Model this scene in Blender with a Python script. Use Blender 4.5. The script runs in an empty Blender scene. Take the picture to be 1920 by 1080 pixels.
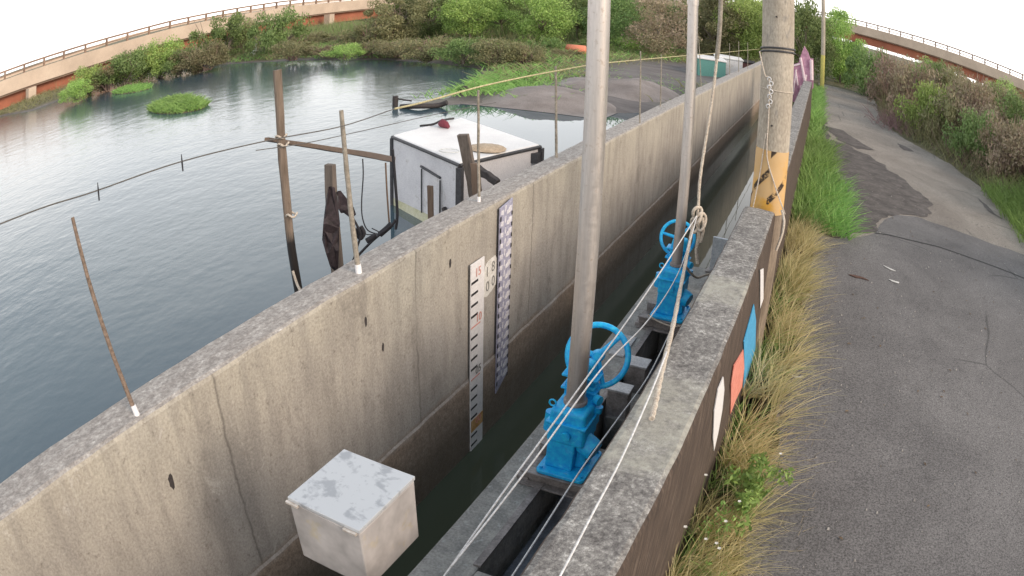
import bpy, math, random
import numpy as np
from mathutils import Vector, Matrix, noise as mnoise

# ------------------------------------------------------------------ camera
S = bpy.context.scene
COL = S.collection
LF, LK, LB, CZ = 1403.5666, .1289, .0477, 3.766        # lens curve in picture units, camera height
PIT, YAW, ROL = .4099, -.43, .0325
fw = Vector((math.sin(YAW)*math.cos(PIT), math.cos(YAW)*math.cos(PIT), -math.sin(PIT)))
r0 = Vector((math.cos(YAW), -math.sin(YAW), 0)); u0 = r0.cross(fw)
rt = math.cos(ROL)*r0 + math.sin(ROL)*u0; up = -math.sin(ROL)*r0 + math.cos(ROL)*u0
cam = bpy.data.cameras.new('camera'); camo = bpy.data.objects.new('camera', cam); COL.objects.link(camo)
camo.matrix_world = Matrix(((rt.x, up.x, -fw.x, 0), (rt.y, up.y, -fw.y, 0), (rt.z, up.z, -fw.z, CZ), (0, 0, 0, 1)))
cam.type = 'PANO'; cam.sensor_fit = 'HORIZONTAL'; cam.sensor_width = 36; cam.sensor_height = 20.25
cam.clip_start = .02; cam.clip_end = 3000
cc = cam
cc.panorama_type = 'FISHEYE_LENS_POLYNOMIAL'
cc.fisheye_fov = math.radians(170)
PM = 1920/36
cc.fisheye_polynomial_k0 = 0
cc.fisheye_polynomial_k1 = -PM/LF
cc.fisheye_polynomial_k2 = 0
cc.fisheye_polynomial_k3 = -PM/LF*LK*(PM/1000)**2
cc.fisheye_polynomial_k4 = -PM/LF*LB*(PM/1000)**3
S.camera = camo

# ------------------------------------------------------------------ sky, sun, exposure
SUN_EL, SUN_AZ = math.radians(28), math.radians(105)     # azimuth clockwise from +Y
W = bpy.data.worlds.new('World'); S.world = W; W.use_nodes = True
nt = W.node_tree; nt.nodes.clear()
wo = nt.nodes.new('ShaderNodeOutputWorld'); wb = nt.nodes.new('ShaderNodeBackground')
sk = nt.nodes.new('ShaderNodeTexSky'); sk.sky_type = 'NISHITA'; sk.sun_disc = False
sk.sun_elevation = SUN_EL; sk.sun_rotation = SUN_AZ; sk.dust_density = 2.0
# thin bright morning overcast: whitest at the horizon, blue-grey overhead, softly streaked
tc = nt.nodes.new('ShaderNodeTexCoord'); sx = nt.nodes.new('ShaderNodeSeparateXYZ'); nt.links.new(tc.outputs['Generated'], sx.inputs[0])
rp = nt.nodes.new('ShaderNodeValToRGB'); nt.links.new(sx.outputs['Z'], rp.inputs[0])
for p_, c_ in ((0.0, (15, 14.3, 13.9)), (.17, (13.5, 13.1, 12.7)), (.40, (8.0, 8.0, 8.0)), (.80, (3.2, 3.7, 4.3))):
    e = rp.color_ramp.elements.new(p_) if p_ not in (0.0,) else rp.color_ramp.elements[0]
    e.position = p_; e.color = (*c_, 1)
rp.color_ramp.elements.remove(rp.color_ramp.elements[-1])
mpp = nt.nodes.new('ShaderNodeMapping'); mpp.inputs['Scale'].default_value = (1, 1, 4); nt.links.new(tc.outputs['Generated'], mpp.inputs[0])
cn = nt.nodes.new('ShaderNodeTexNoise'); cn.inputs['Scale'].default_value = 2.2; cn.inputs['Detail'].default_value = 5; nt.links.new(mpp.outputs[0], cn.inputs['Vector'])
cr = nt.nodes.new('ShaderNodeMapRange'); cr.inputs[1].default_value = .35; cr.inputs[2].default_value = .65; cr.inputs[3].default_value = .72; cr.inputs[4].default_value = .95
nt.links.new(cn.outputs['Fac'], cr.inputs[0])
mxw = nt.nodes.new('ShaderNodeMix'); mxw.data_type = 'RGBA'; nt.links.new(cr.outputs[0], mxw.inputs[0]); nt.links.new(sk.outputs[0], mxw.inputs[6]); nt.links.new(rp.outputs[0], mxw.inputs[7])
nt.links.new(mxw.outputs[2], wb.inputs[0]); nt.links.new(wb.outputs[0], wo.inputs[0])
wb.inputs[1].default_value = .12
sl = bpy.data.lights.new('sun', 'SUN'); sl.energy = 2.0; sl.angle = math.radians(28); sl.color = (1, .80, .62)
so = bpy.data.objects.new('sun', sl); COL.objects.link(so)
sd = Vector((math.sin(SUN_AZ)*math.cos(SUN_EL), math.cos(SUN_AZ)*math.cos(SUN_EL), math.sin(SUN_EL)))
so.rotation_euler = sd.to_track_quat('Z', 'Y').to_euler()
S.view_settings.view_transform = 'Standard'; S.view_settings.look = 'None'
S.view_settings.exposure = .47; S.view_settings.gamma = 1
S.cycles.max_bounces = 6; S.cycles.diffuse_bounces = 3; S.cycles.glossy_bounces = 3

# ------------------------------------------------------------------ measuring from the photograph
def ray(px, py):
    dx, dy = px-960, py-540; rr = math.hypot(dx, dy)+1e-9; u = rr/1000
    th = (rr/LF)*(1+LK*u*u+LB*u**3); s = math.sin(th)/rr
    return math.cos(th)*fw + s*dx*rt - s*dy*up
def atz(px, py, z):
    d = ray(px, py); t = (z-CZ)/d.z; return Vector((d.x*t, d.y*t, z))
def aty(px, py, y):
    d = ray(px, py); t = y/d.y; return Vector((d.x*t, y, CZ+d.z*t))
def atx(px, py, x):
    d = ray(px, py); t = x/d.x; return Vector((x, d.y*t, CZ+d.z*t))
def atd(px, py, dist):
    d = ray(px, py); t = dist/math.hypot(d.x, d.y); return Vector((d.x*t, d.y*t, CZ+d.z*t))

# ------------------------------------------------------------------ materials
def M(name):
    m = bpy.data.materials.new(name); m.use_nodes = True
    return m, m.node_tree, m.node_tree.nodes['Principled BSDF']
class N:
    """small node helper"""
    def __init__(s, m): s.t = m.node_tree; s.n = s.t.nodes
    def new(s, k, **kw):
        n = s.n.new(k)
        for a, b in kw.items(): setattr(n, a, b)
        return n
    def L(s, a, b): s.t.links.new(a, b)
    def pos(s, scale=(1, 1, 1), obj=False):
        tc = s.new('ShaderNodeTexCoord'); mp = s.new('ShaderNodeMapping'); mp.inputs['Scale'].default_value = scale
        if obj: s.L(tc.outputs['Object'], mp.inputs[0])
        else:
            g = s.new('ShaderNodeNewGeometry'); s.L(g.outputs['Position'], mp.inputs[0])
        return mp.outputs[0]
    def noise(s, vec, scale, detail=6, rough=.6, dist=0):
        n = s.new('ShaderNodeTexNoise'); n.inputs['Scale'].default_value = scale; n.inputs['Detail'].default_value = detail
        n.inputs['Roughness'].default_value = rough; n.inputs['Distortion'].default_value = dist
        s.L(vec, n.inputs['Vector']); return n.outputs['Fac']
    def ramp(s, fac, stops, interp='LINEAR'):
        r = s.new('ShaderNodeValToRGB'); r.color_ramp.interpolation = interp
        e = r.color_ramp.elements
        while len(e) < len(stops): e.new(.5)
        for q, (p, c) in zip(e, stops):
            q.position = p; q.color = (c, c, c, 1) if isinstance(c, (int, float)) else (*c, 1)
        s.L(fac, r.inputs[0]); return r.outputs[0]
    def mix(s, f, a, b, mode='MIX'):
        m = s.new('ShaderNodeMix', data_type='RGBA', blend_type=mode)
        for i, v in ((0, f), (6, a), (7, b)):
            if isinstance(v, (int, float)): m.inputs[i].default_value = v
            elif isinstance(v, tuple): m.inputs[i].default_value = (*v, 1)
            else: s.L(v, m.inputs[i])
        return m.outputs[2]
    def math(s, op, a, b=None, c=None):
        m = s.new('ShaderNodeMath', operation=op)
        for i, v in enumerate((a, b, c)):
            if v is None: continue
            if isinstance(v, (int, float)): m.inputs[i].default_value = v
            else: s.L(v, m.inputs[i])
        return m.outputs[0]
    def bump(s, h, st, dist=.01, bs=None):
        b = s.new('ShaderNodeBump'); b.inputs['Strength'].default_value = st; b.inputs['Distance'].default_value = dist
        s.L(h, b.inputs['Height']); s.L(b.outputs[0], bs.inputs['Normal'])
    def sep(s, v):
        x = s.new('ShaderNodeSeparateXYZ'); s.L(v, x.inputs[0]); return x.outputs

def mottled(name, c1, c2, scale=8, rough=.85, bump=.3, stretch=(1, 1, 1), metal=0, mid=(.35, .65), c3=None, fine=60, bd=.01, obj=False):
    m, t, b = M(name); n = N(m); v = n.pos(stretch, obj)
    a = n.noise(v, scale, 8, .65); f = n.noise(v, fine, 3, .6)
    col = n.ramp(a, [(mid[0], c1), (mid[1], c2)])
    if c3: col = n.mix(n.ramp(n.noise(v, scale*2.3, 5, .7, .4), [(.58, 0), (.66, 1)]), col, c3)
    col = n.mix(.5, col, n.ramp(f, [(.3, .35), (.7, .9)]), 'OVERLAY')
    n.L(col, b.inputs['Base Color']); b.inputs['Roughness'].default_value = rough; b.inputs['Metallic'].default_value = metal
    if bump: n.bump(n.math('ADD', a, n.math('MULTIPLY', f, .4)), bump, bd, b)
    return m
def plain(name, c, rough=.6, metal=0, var=.12, scale=20):
    lo = tuple(max(0, x*(1-var)) for x in c); hi = tuple(min(1, x*(1+var)) for x in c)
    return mottled(name, lo, hi, scale, rough, .06, metal=metal, obj=True)
def leafy(name, cols, rough=.65, trans=.25):
    """each leaf takes its own tone; whole plants differ a little too"""
    m, t, b = M(name); n = N(m)
    g = n.new('ShaderNodeNewGeometry'); oi = n.new('ShaderNodeObjectInfo')
    k = len(cols)
    col = n.ramp(g.outputs['Random Per Island'], [(i/max(1, k-1), c) for i, c in enumerate(cols)])
    big = n.noise(n.pos(), .55, 3, .6)
    col = n.mix(n.ramp(big, [(.38, 0), (.62, .55)]), col, cols[-1])
    hsv = n.new('ShaderNodeHueSaturation'); hsv.inputs['Saturation'].default_value = .88
    n.L(n.math('ADD', n.math('MULTIPLY', oi.outputs['Random'], .035), .482), hsv.inputs['Hue'])
    n.L(n.math('ADD', n.math('MULTIPLY', oi.outputs['Random'], .5), 1.0), hsv.inputs['Value']); n.L(col, hsv.inputs['Color'])
    n.L(hsv.outputs[0], b.inputs['Base Color']); b.inputs['Roughness'].default_value = rough
    tr = n.new('ShaderNodeBsdfTranslucent'); n.L(hsv.outputs[0], tr.inputs[0])
    mx = n.new('ShaderNodeMixShader'); mx.inputs[0].default_value = trans
    out = m.node_tree.nodes['Material Output']
    n.L(b.outputs[0], mx.inputs[1]); n.L(tr.outputs[0], mx.inputs[2]); n.L(mx.outputs[0], out.inputs[0])
    return m

def concrete_wall():
    m, t, b = M('cast_concrete'); n = N(m); p = n.pos(); x, y, z = n.sep(p)
    vs = n.noise(n.pos((1, 4, .8)), 1.6, 8, .62)                    # vertical runs
    big = n.noise(n.pos((1, .8, 1)), 1.1, 5, .6); fine = n.noise(p, 55, 4, .7); spk = n.noise(p, 17, 6, .75)
    warm = n.ramp(big, [(.3, (.335, .305, .25)), (.7, (.42, .395, .34))]); grey = n.ramp(big, [(.3, (.30, .283, .262)), (.7, (.40, .378, .352))])
    hz = n.ramp(n.math('ADD', z, n.math('MULTIPLY', big, .9)), [(0, 0), (1, 1)])
    zz = n.new('ShaderNodeMapRange'); n.L(n.math('ADD', z, n.math('MULTIPLY', n.math('SUBTRACT', big, .5), 1.6)), zz.inputs[0])
    zz.inputs[1].default_value = 1.0; zz.inputs[2].default_value = 1.85
    col = n.mix(zz.outputs[0], grey, warm)
    col = n.mix(n.ramp(vs, [(.38, .42), (.56, 0)]), col, (.19, .175, .16))
    col = n.mix(n.ramp(n.noise(n.pos((1, 11, .35)), 1.7, 5, .6), [(.62, 0), (.74, .4)]), col, (.45, .43, .38))
    col = n.mix(n.ramp(spk, [(.58, 0), (.70, .75)]), col, (.15, .13, .11))
    col = n.mix(n.ramp(n.noise(n.pos((1, 1, .7)), 3.1, 7, .75, .3), [(.56, 0), (.70, .55)]), col, (.155, .14, .125))
    col = n.mix(n.ramp(n.noise(n.pos((1, 1.4, 1)), 4.5, 7, .75, .8), [(.60, 0), (.70, .5)]), col, (.52, .50, .47))
    # joints between the lifts of shuttering: thin dark lines
    pp = n.math('PINGPONG', n.math('ADD', y, n.math('MULTIPLY', n.math('SUBTRACT', n.noise(n.pos((0, .3, 5)), 2, 3), .5), .05)), 1.02)
    jl = n.ramp(pp, [(.0, 1), (.016, 0)]); brk = n.ramp(n.noise(n.pos((1, 1.3, .9)), 1.3, 3), [(.36, .25), (.5, 1)])
    col = n.mix(n.math('MULTIPLY', n.math('MULTIPLY', jl, brk), .65), col, (.09, .08, .07))
    # algae and mud band above the water
    edge = n.math('ADD', z, n.math('MULTIPLY', n.math('SUBTRACT', n.noise(n.pos((1, 1.2, 1)), 3, 5, .6), .5), .16))
    st = n.new('ShaderNodeMapRange'); n.L(edge, st.inputs[0]); st.inputs[1].default_value = .56; st.inputs[2].default_value = .47
    mud = n.ramp(n.noise(p, 26, 6, .75), [(.3, (.17, .13, .10)), (.6, (.32, .255, .20)), (.75, (.46, .40, .33))])
    wet = n.new('ShaderNodeMapRange'); n.L(edge, wet.inputs[0]); wet.inputs[1].default_value = .30; wet.inputs[2].default_value = .0
    mud = n.mix(n.math('MULTIPLY', wet.outputs[0], .45), mud, (.04, .032, .026))
    col = n.mix(st.outputs[0], col, mud)
    # top: lichen-mottled
    g = n.new('ShaderNodeNewGeometry'); nz = n.sep(g.outputs['Normal'])[2]
    tm = n.noise(n.pos((2.0, 1, 1)), 15, 9, .85)
    top = n.ramp(tm, [(.34, (.17, .155, .145)), (.5, (.30, .28, .262)), (.60, (.43, .41, .385)), (.67, (.72, .70, .68))])
    col = n.mix(n.ramp(nz, [(.6, 0), (.85, 1)]), col, top)
    col = n.mix(.45, col, n.ramp(fine, [(.3, .3), (.7, .85)]), 'OVERLAY')
    n.L(col, b.inputs['Base Color'])
    n.L(n.mix(wet.outputs[0], (.88, .88, .88), (.35, .35, .35)), b.inputs['Roughness'])
    n.bump(n.math('ADD', n.math('ADD', vs, fine), n.math('MULTIPLY', spk, 1.2)), .45, .008, b)
    return m
def parapet_mat():
    m, t, b = M('weathered_parapet'); n = N(m); p = n.pos()
    tm = n.noise(n.pos((1, 1, 1)), 38, 9, .85, .2); big = n.noise(p, 2.3, 4, .6)
    top = n.ramp(tm, [(.34, (.06, .056, .055)), (.50, (.155, .148, .142)), (.60, (.31, .30, .285)), (.70, (.58, .57, .54))]
        ) if False else n.ramp(n.math('ADD', n.math('MULTIPLY', tm, .72), n.math('MULTIPLY', n.noise(p, 8, 6, .7), .28)), [(.38, (.07, .064, .062)), (.47, (.165, .157, .15)), (.55, (.32, .31, .29)), (.61, (.60, .59, .56))])
    y = n.sep(p)[1]
    # two smooth re-plastered patches on the crown
    pn = n.math('MULTIPLY', n.math('SUBTRACT', n.noise(p, 9, 4), .5), .3)
    d1 = n.math('ABSOLUTE', n.math('SUBTRACT', n.math('ADD', y, pn), 2.75)); d2 = n.math('ABSOLUTE', n.math('SUBTRACT', n.math('ADD', y, pn), 4.45))
    pm = n.math('MAXIMUM', n.ramp(d1, [(.36, 1), (.46, 0)]), n.ramp(d2, [(.20, 1), (.27, 0)]))
    smooth = n.ramp(n.noise(p, 20, 5, .6), [(.3, (.30, .29, .25)), (.7, (.46, .45, .39))])
    top = n.mix(n.math('MULTIPLY', pm, n.ramp(n.noise(p, 11, 6, .75), [(.38, .25), (.56, .9)])), top, smooth)
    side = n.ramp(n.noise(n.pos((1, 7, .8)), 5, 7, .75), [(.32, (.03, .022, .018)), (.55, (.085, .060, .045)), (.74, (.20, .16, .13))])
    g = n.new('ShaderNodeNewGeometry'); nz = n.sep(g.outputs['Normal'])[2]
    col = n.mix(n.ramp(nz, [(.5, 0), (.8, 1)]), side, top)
    n.L(col, b.inputs['Base Color']); b.inputs['Roughness'].default_value = .92
    n.bump(n.math('ADD', tm, n.noise(p, 90, 3, .7)), .5, .008, b)
    return m
def water_mat(name, col, bs, scale, dist, rough=.02, calm=False, shal=None):
    m, t, b = M(name); n = N(m)
    b.inputs['Base Color'].default_value = (*col, 1); b.inputs['Roughness'].default_value = rough; b.inputs['IOR'].default_value = 1.333
    p = n.pos((1.5, 1, 1)); h = n.math('ADD', n.noise(p, scale, 3, .5), n.math('MULTIPLY', n.noise(p, scale*.23, 2, .5), 2.2))
    bp = n.new('ShaderNodeBump'); bp.inputs['Distance'].default_value = dist; n.L(h, bp.inputs['Height'])
    if calm:   # sheltered by the wall and, most of all, in the corner behind the mud spit
        x, y, z = n.sep(n.pos())
        q = n.math('ADD', n.math('ADD', n.math('ADD', x, n.math('MULTIPLY', y, .36)), 3.3), n.math('MULTIPLY', n.noise(n.pos(), .35, 3), 1.6))
        far = n.new('ShaderNodeMapRange'); n.L(n.math('ADD', n.math('MULTIPLY', x, -1), n.math('MULTIPLY', n.noise(n.pos((1, 2.5, 1)), .25, 3), 6)), far.inputs[0]); far.inputs[1].default_value = 6; far.inputs[2].default_value = 14; far.inputs[3].default_value = .12; far.inputs[4].default_value = 1
        s = n.new('ShaderNodeMapRange'); n.L(q, s.inputs[0]); s.inputs[1].default_value = -.8; s.inputs[2].default_value = .6
        s.inputs[3].default_value = bs; s.inputs[4].default_value = bs*.05; n.L(n.math('MULTIPLY', s.outputs[0], far.outputs[0]), bp.inputs['Strength'])
        r_ = n.new('ShaderNodeMapRange'); n.L(q, r_.inputs[0]); r_.inputs[1].default_value = -1.2; r_.inputs[2].default_value = .6
        r_.inputs[3].default_value = .13; r_.inputs[4].default_value = .02; n.L(r_.outputs[0], b.inputs['Roughness'])
        b.inputs['IOR'].default_value = 1.75
    else: bp.inputs['Strength'].default_value = bs
    n.L(bp.outputs[0], b.inputs['Normal']); return m
def road_mat(name, a, c, crack=True, tint=None):
    m, t, b = M(name); n = N(m); p = n.pos()
    big = n.noise(p, .5, 6, .65, .5); fine = n.noise(p, 48, 5, .9); mid = n.noise(n.pos((1.6, .7, 1)), 3, 6, .7)
    col = n.ramp(big, [(.32, a), (.68, c)])
    col = n.mix(n.ramp(mid, [(.56, 0), (.72, .35)]), col, tint or tuple(x*.55 for x in a))
    col = n.mix(.9, col, n.ramp(fine, [(.36, .08), (.64, .95)]), 'OVERLAY')
    col = n.mix(n.ramp(n.noise(p, 120, 1, .5), [(.70, 0), (.76, .8)]), col, (.38, .37, .35))
    if crack:
        vo = n.new('ShaderNodeTexVoronoi', feature='DISTANCE_TO_EDGE'); vo.inputs['Scale'].default_value = .33
        n.L(n.mix(.32, p, n.new('ShaderNodeTexNoise').outputs['Color']), vo.inputs['Vector'])
        ck = n.ramp(vo.outputs['Distance'], [(0, 1), (.006, 0)]); mk = n.ramp(n.noise(p, .45, 2), [(.50, 0), (.60, .6)])
        col = n.mix(n.math('MULTIPLY', ck, mk), col, (.02, .02, .02))
    n.L(col, b.inputs['Base Color']); b.inputs['Roughness'].default_value = .9
    n.bump(n.math('ADD', fine, n.math('MULTIPLY', mid, .5)), .5, .006, b); return m
def ground_mat():
    m, t, b = M('bank_earth'); n = N(m); p = n.pos()
    at = n.new('ShaderNodeAttribute', attribute_name='mud')
    veg = n.ramp(n.noise(p, 1.1, 8, .75), [(.3, (.06, .065, .03)), (.5, (.13, .12, .06)), (.68, (.21, .18, .11))])
    mud = n.ramp(n.noise(n.pos((.5, 1, 1)), .9, 8, .7, .6), [(.32, (.10, .088, .085)), (.55, (.17, .155, .15)), (.72, (.25, .235, .225))])
    n.L(n.mix(at.outputs['Fac'], veg, mud), b.inputs['Base Color']); b.inputs['Roughness'].default_value = .8
    n.bump(n.noise(p, 6, 8, .8), .6, .05, b); return m
def wood_mat(name, a, c, wet_z=None):
    m, t, b = M(name); n = N(m)
    g = n.noise(n.pos((14, 14, 1.2), True), 2.5, 7, .7); col = n.ramp(g, [(.3, a), (.7, c)])
    if wet_z is not None:
        z = n.sep(n.pos())[2]; w = n.new('ShaderNodeMapRange'); n.L(n.math('ADD', z, n.math('MULTIPLY', g, .25)), w.inputs[0])
        w.inputs[1].default_value = wet_z+.18; w.inputs[2].default_value = wet_z+.10
        col = n.mix(w.outputs[0], col, (.018, .015, .014)); n.L(n.mix(w.outputs[0], (.85,)*3, (.3,)*3), b.inputs['Roughness'])
    n.L(col, b.inputs['Base Color']); n.bump(g, .5, .01, b); return m
def paint_band():
    m, t, b = M('worn_hazard_paint'); n = N(m); p = n.pos(); x, y, z = n.sep(p)
    ang = n.math('ARCTAN2', n.math('SUBTRACT', x, -.47), n.math('SUBTRACT', y, 6.9))
    s = n.math('FRACT', n.math('ADD', n.math('MULTIPLY', z, 2.1), n.math('MULTIPLY', ang, .42)))
    wear = n.noise(n.pos((1, 1, 1)), 7, 6, .75)
    blk = n.math('MULTIPLY', n.ramp(n.math('ABSOLUTE', n.math('SUBTRACT', s, .5)), [(.07, 1), (.10, 0)]), n.ramp(wear, [(.46, 0), (.53, 1)]))
    yel = n.ramp(n.noise(p, 5, 6, .7), [(.35, (.62, .33, .05)), (.65, (.68, .42, .14))])
    ys = n.ramp(n.noise(p, 3.2, 4, .6), [(.44, 1), (.56, .35)])
    yel = n.mix(ys, (.55, .40, .24), yel)
    n.L(n.mix(blk, yel, (.035, .022, .015)), b.inputs['Base Color']); b.inputs['Roughness'].default_value = .7; return m
def steel_mat():
    m, t, b = M('dull_stainless'); n = N(m); g = n.noise(n.pos((10, 10, .8)), 6, 6, .7); f = n.noise(n.pos(), 30, 4, .7)
    n.L(n.mix(n.ramp(f, [(.58, 0), (.7, .5)]), n.ramp(g, [(.3, (.48, .45, .43)), (.7, (.64, .60, .57))]), (.32, .25, .19)), b.inputs['Base Color'])
    b.inputs['Metallic'].default_value = .75; n.L(n.ramp(f, [(.3, .34), (.7, .52)]), b.inputs['Roughness']); return m
def lid_mat():
    m, t, b = M('stained_white_lid'); n = N(m); p = n.pos()
    s = n.noise(p, 9, 5, .6, .3); s2 = n.noise(p, 28, 4, .6)
    st = n.math('MAXIMUM', n.ramp(s, [(.52, 0), (.60, .75)]), n.ramp(s2, [(.60, 0), (.68, .5)]))
    n.L(n.mix(st, (.55, .575, .60), (.31, .33, .36)), b.inputs['Base Color']); b.inputs['Roughness'].default_value = .35; b.inputs['Metallic'].default_value = .3; return m

CONC = concrete_wall(); PARA = parapet_mat()
SLAB = mottled('slab_concrete', (.20, .20, .19), (.37, .36, .335), 7, .9, .4, c3=(.36, .37, .36))
SLOTM = plain('dark_gate_steel', (.12, .13, .15), .35, 0, .3, 6)
SLIME = mottled('slimy_slot_wall', (.09, .092, .09), (.22, .21, .19), 9, .6, .4)
PWATER = water_mat('pond_water', (.056, .100, .126), .9, 3.4, .010, .03, True)
CWATER = water_mat('canal_water', (.062, .076, .052), .025, 2.5, .02, .015)
ROADO = road_mat('old_asphalt', (.20, .175, .15), (.33, .295, .255), True, (.09, .08, .07))
ROADN = road_mat('newer_asphalt', (.112, .107, .106), (.188, .180, .176), True)
DIRT = mottled('damp_road_dirt', (.058, .050, .046), (.13, .114, .104), 2.6, .9, .5, c3=(.16, .14, .13))
EARTH = ground_mat()
BLUE = mottled('blue_enamel', (.006, .37, .82), (.018, .45, .90), 5, .42, .05, c3=(.07, .50, .90), fine=40, obj=True)
BEAM = mottled('grimy_channel_steel', (.17, .155, .15), (.32, .295, .285), 9, .6, .1, metal=.3)
def grimy(m):
    n = N(m); b = m.node_tree.nodes['Principled BSDF']; src = b.inputs['Base Color'].links[0].from_socket
    sp = n.ramp(n.noise(n.pos((1, 1, 1), True), 38, 5, .75), [(.66, 0), (.72, .45)]); ru = n.ramp(n.noise(n.pos((2, 2, .6), True), 9, 6, .75), [(.62, 0), (.74, .5)])
    n.L(n.mix(ru, n.mix(sp, src, (.03, .09, .16)), (.22, .20, .17)), b.inputs['Base Color'])
grimy(BLUE)
STEEL = steel_mat(); LID = lid_mat()
BOXM = mottled('box_sheet_steel', (.34, .322, .315), (.41, .39, .38), 3, .5, .02, metal=.2, c3=(.40, .36, .29), fine=7)
POLEC = mottled('pole_concrete', (.30, .265, .215), (.40, .36, .30), 4, .9, .15, stretch=(1, 1, .4), c3=(.27, .25, .22))
PAINT = paint_band()
WOOD = wood_mat('grey_driftwood', (.10, .075, .055), (.26, .20, .155), 1.88)
WOODW = wood_mat('soaked_plank', (.085, .07, .06), (.20, .165, .14), .95)
WOODB = wood_mat('brown_plank', (.10, .065, .045), (.20, .14, .10))
BLACKW = plain('blackened_timber', (.035, .03, .03), .7, 0, .4)
FRP = mottled('white_fibreglass', (.58, .57, .60), (.72, .71, .73), 2.2, .45, .05, c3=(.52, .50, .50))
FRPTOP = mottled('white_roof_skin', (.70, .70, .70), (.84, .84, .83), 1.5, .5, .05)
ALGAE = mottled('algae_tide_band', (.48, .47, .30), (.64, .62, .46), 5, .6, .1)
TRIM = plain('dark_rubber_trim', (.05, .05, .055), .5, 0, .3)
ROPEW = plain('white_cord', (.62, .62, .62), .7, 0, .1, 60)
ROPET = mottled('tan_rope', (.36, .30, .24), (.62, .56, .48), 60, .9, .8, fine=160)
ROPEY = plain('straw_cord', (.42, .38, .22), .8, 0, .2)
ROPED = plain('dark_net_twine', (.02, .02, .025), .8, 0, .4)
LINEG = plain('grey_line', (.10, .095, .09), .8)
BAMB = mottled('bamboo_cane', (.17, .15, .12), (.30, .27, .225), 20, .7, .2)
REBAR = plain('rusty_rebar', (.17, .125, .095), .8, .2, .35, 50)
WHITE = plain('white_paint', (.74, .73, .74), .5, 0, .06); BLACK = plain('black_print', (.015, .015, .018), .5)
REDP = plain('red_print', (.60, .27, .23), .5); ORNG = mottled('rust_orange_print', (.40, .20, .05), (.60, .38, .18), 12, .7, .1)
LILAC = mottled('faded_lilac_board', (.24, .24, .33), (.38, .38, .48), 22, .6, .1, c3=(.50, .50, .58))
PALE = mottled('pale_worn_paint', (.54, .53, .49), (.72, .71, .67), 20, .8, .1); SLATE = plain('slate_print', (.19, .19, .18), .6)
MBLUE = mottled('mural_blue', (.04, .25, .46), (.07, .34, .58), 9, .7, .1); MRED = mottled('mural_coral', (.55, .17, .13), (.68, .27, .21), 9, .7, .1)
MPINK = mottled('mural_mauve', (.28, .13, .20), (.50, .28, .38), 5, .8, .1)
NET = plain('wet_net', (.028, .020, .024), .7, 0, .5); MAROON = plain('maroon_cloth', (.16, .03, .045), .8)
SAND = mottled('straw_mat_weave', (.35, .27, .19), (.50, .40, .29), 14, .9, .3)
BRC = mottled('bridge_concrete', (.42, .34, .27), (.54, .44, .35), .3, .9, 0); BRR = plain('bridge_rust_girder', (.30, .105, .06), .8, 0, .2, .3)
BRD = plain('bridge_brown_rail', (.22, .15, .11), .8, 0, .2, .4); ORANGE = plain('orange_tank', (.70, .22, .13), .5); TEAL = plain('teal_side', (.10, .26, .235), .5)
L_GREEN = leafy('leaf_green', [(0.074, 0.128, 0.030), (0.135, 0.223, 0.051), (0.216, 0.324, 0.081), (0.121, 0.176, 0.047)])
L_BRIGHT = leafy('leaf_bright', [(0.135, 0.243, 0.041), (0.257, 0.419, 0.061), (0.365, 0.540, 0.101), (0.216, 0.324, 0.068)])
L_DRY = leafy('leaf_dry', [(0.189, 0.162, 0.081), (0.270, 0.243, 0.115), (0.230, 0.230, 0.095), (0.149, 0.162, 0.068)])
L_RED = leafy('leaf_russet', [(.33, .27, .17), (.27, .19, .14), (.36, .26, .20), (.22, .21, .10)])
L_GRASSY = leafy('grass_fresh', [(0.121, 0.257, 0.041), (0.203, 0.392, 0.061), (0.297, 0.513, 0.095), (0.176, 0.297, 0.068)], trans=.35)
L_GRASSD = leafy('grass_straw', [(.34, .34, .12), (.60, .52, .22), (.74, .62, .34), (.52, .48, .20)], trans=.35)
TRUNK = wood_mat('bark', (.13, .10, .08), (.30, .25, .20)); TWIG = plain('dry_twigs', (.24, .17, .145), .9, 0, .3)
FLOWR = plain('white_petals', (.75, .75, .68), .6)

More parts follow.
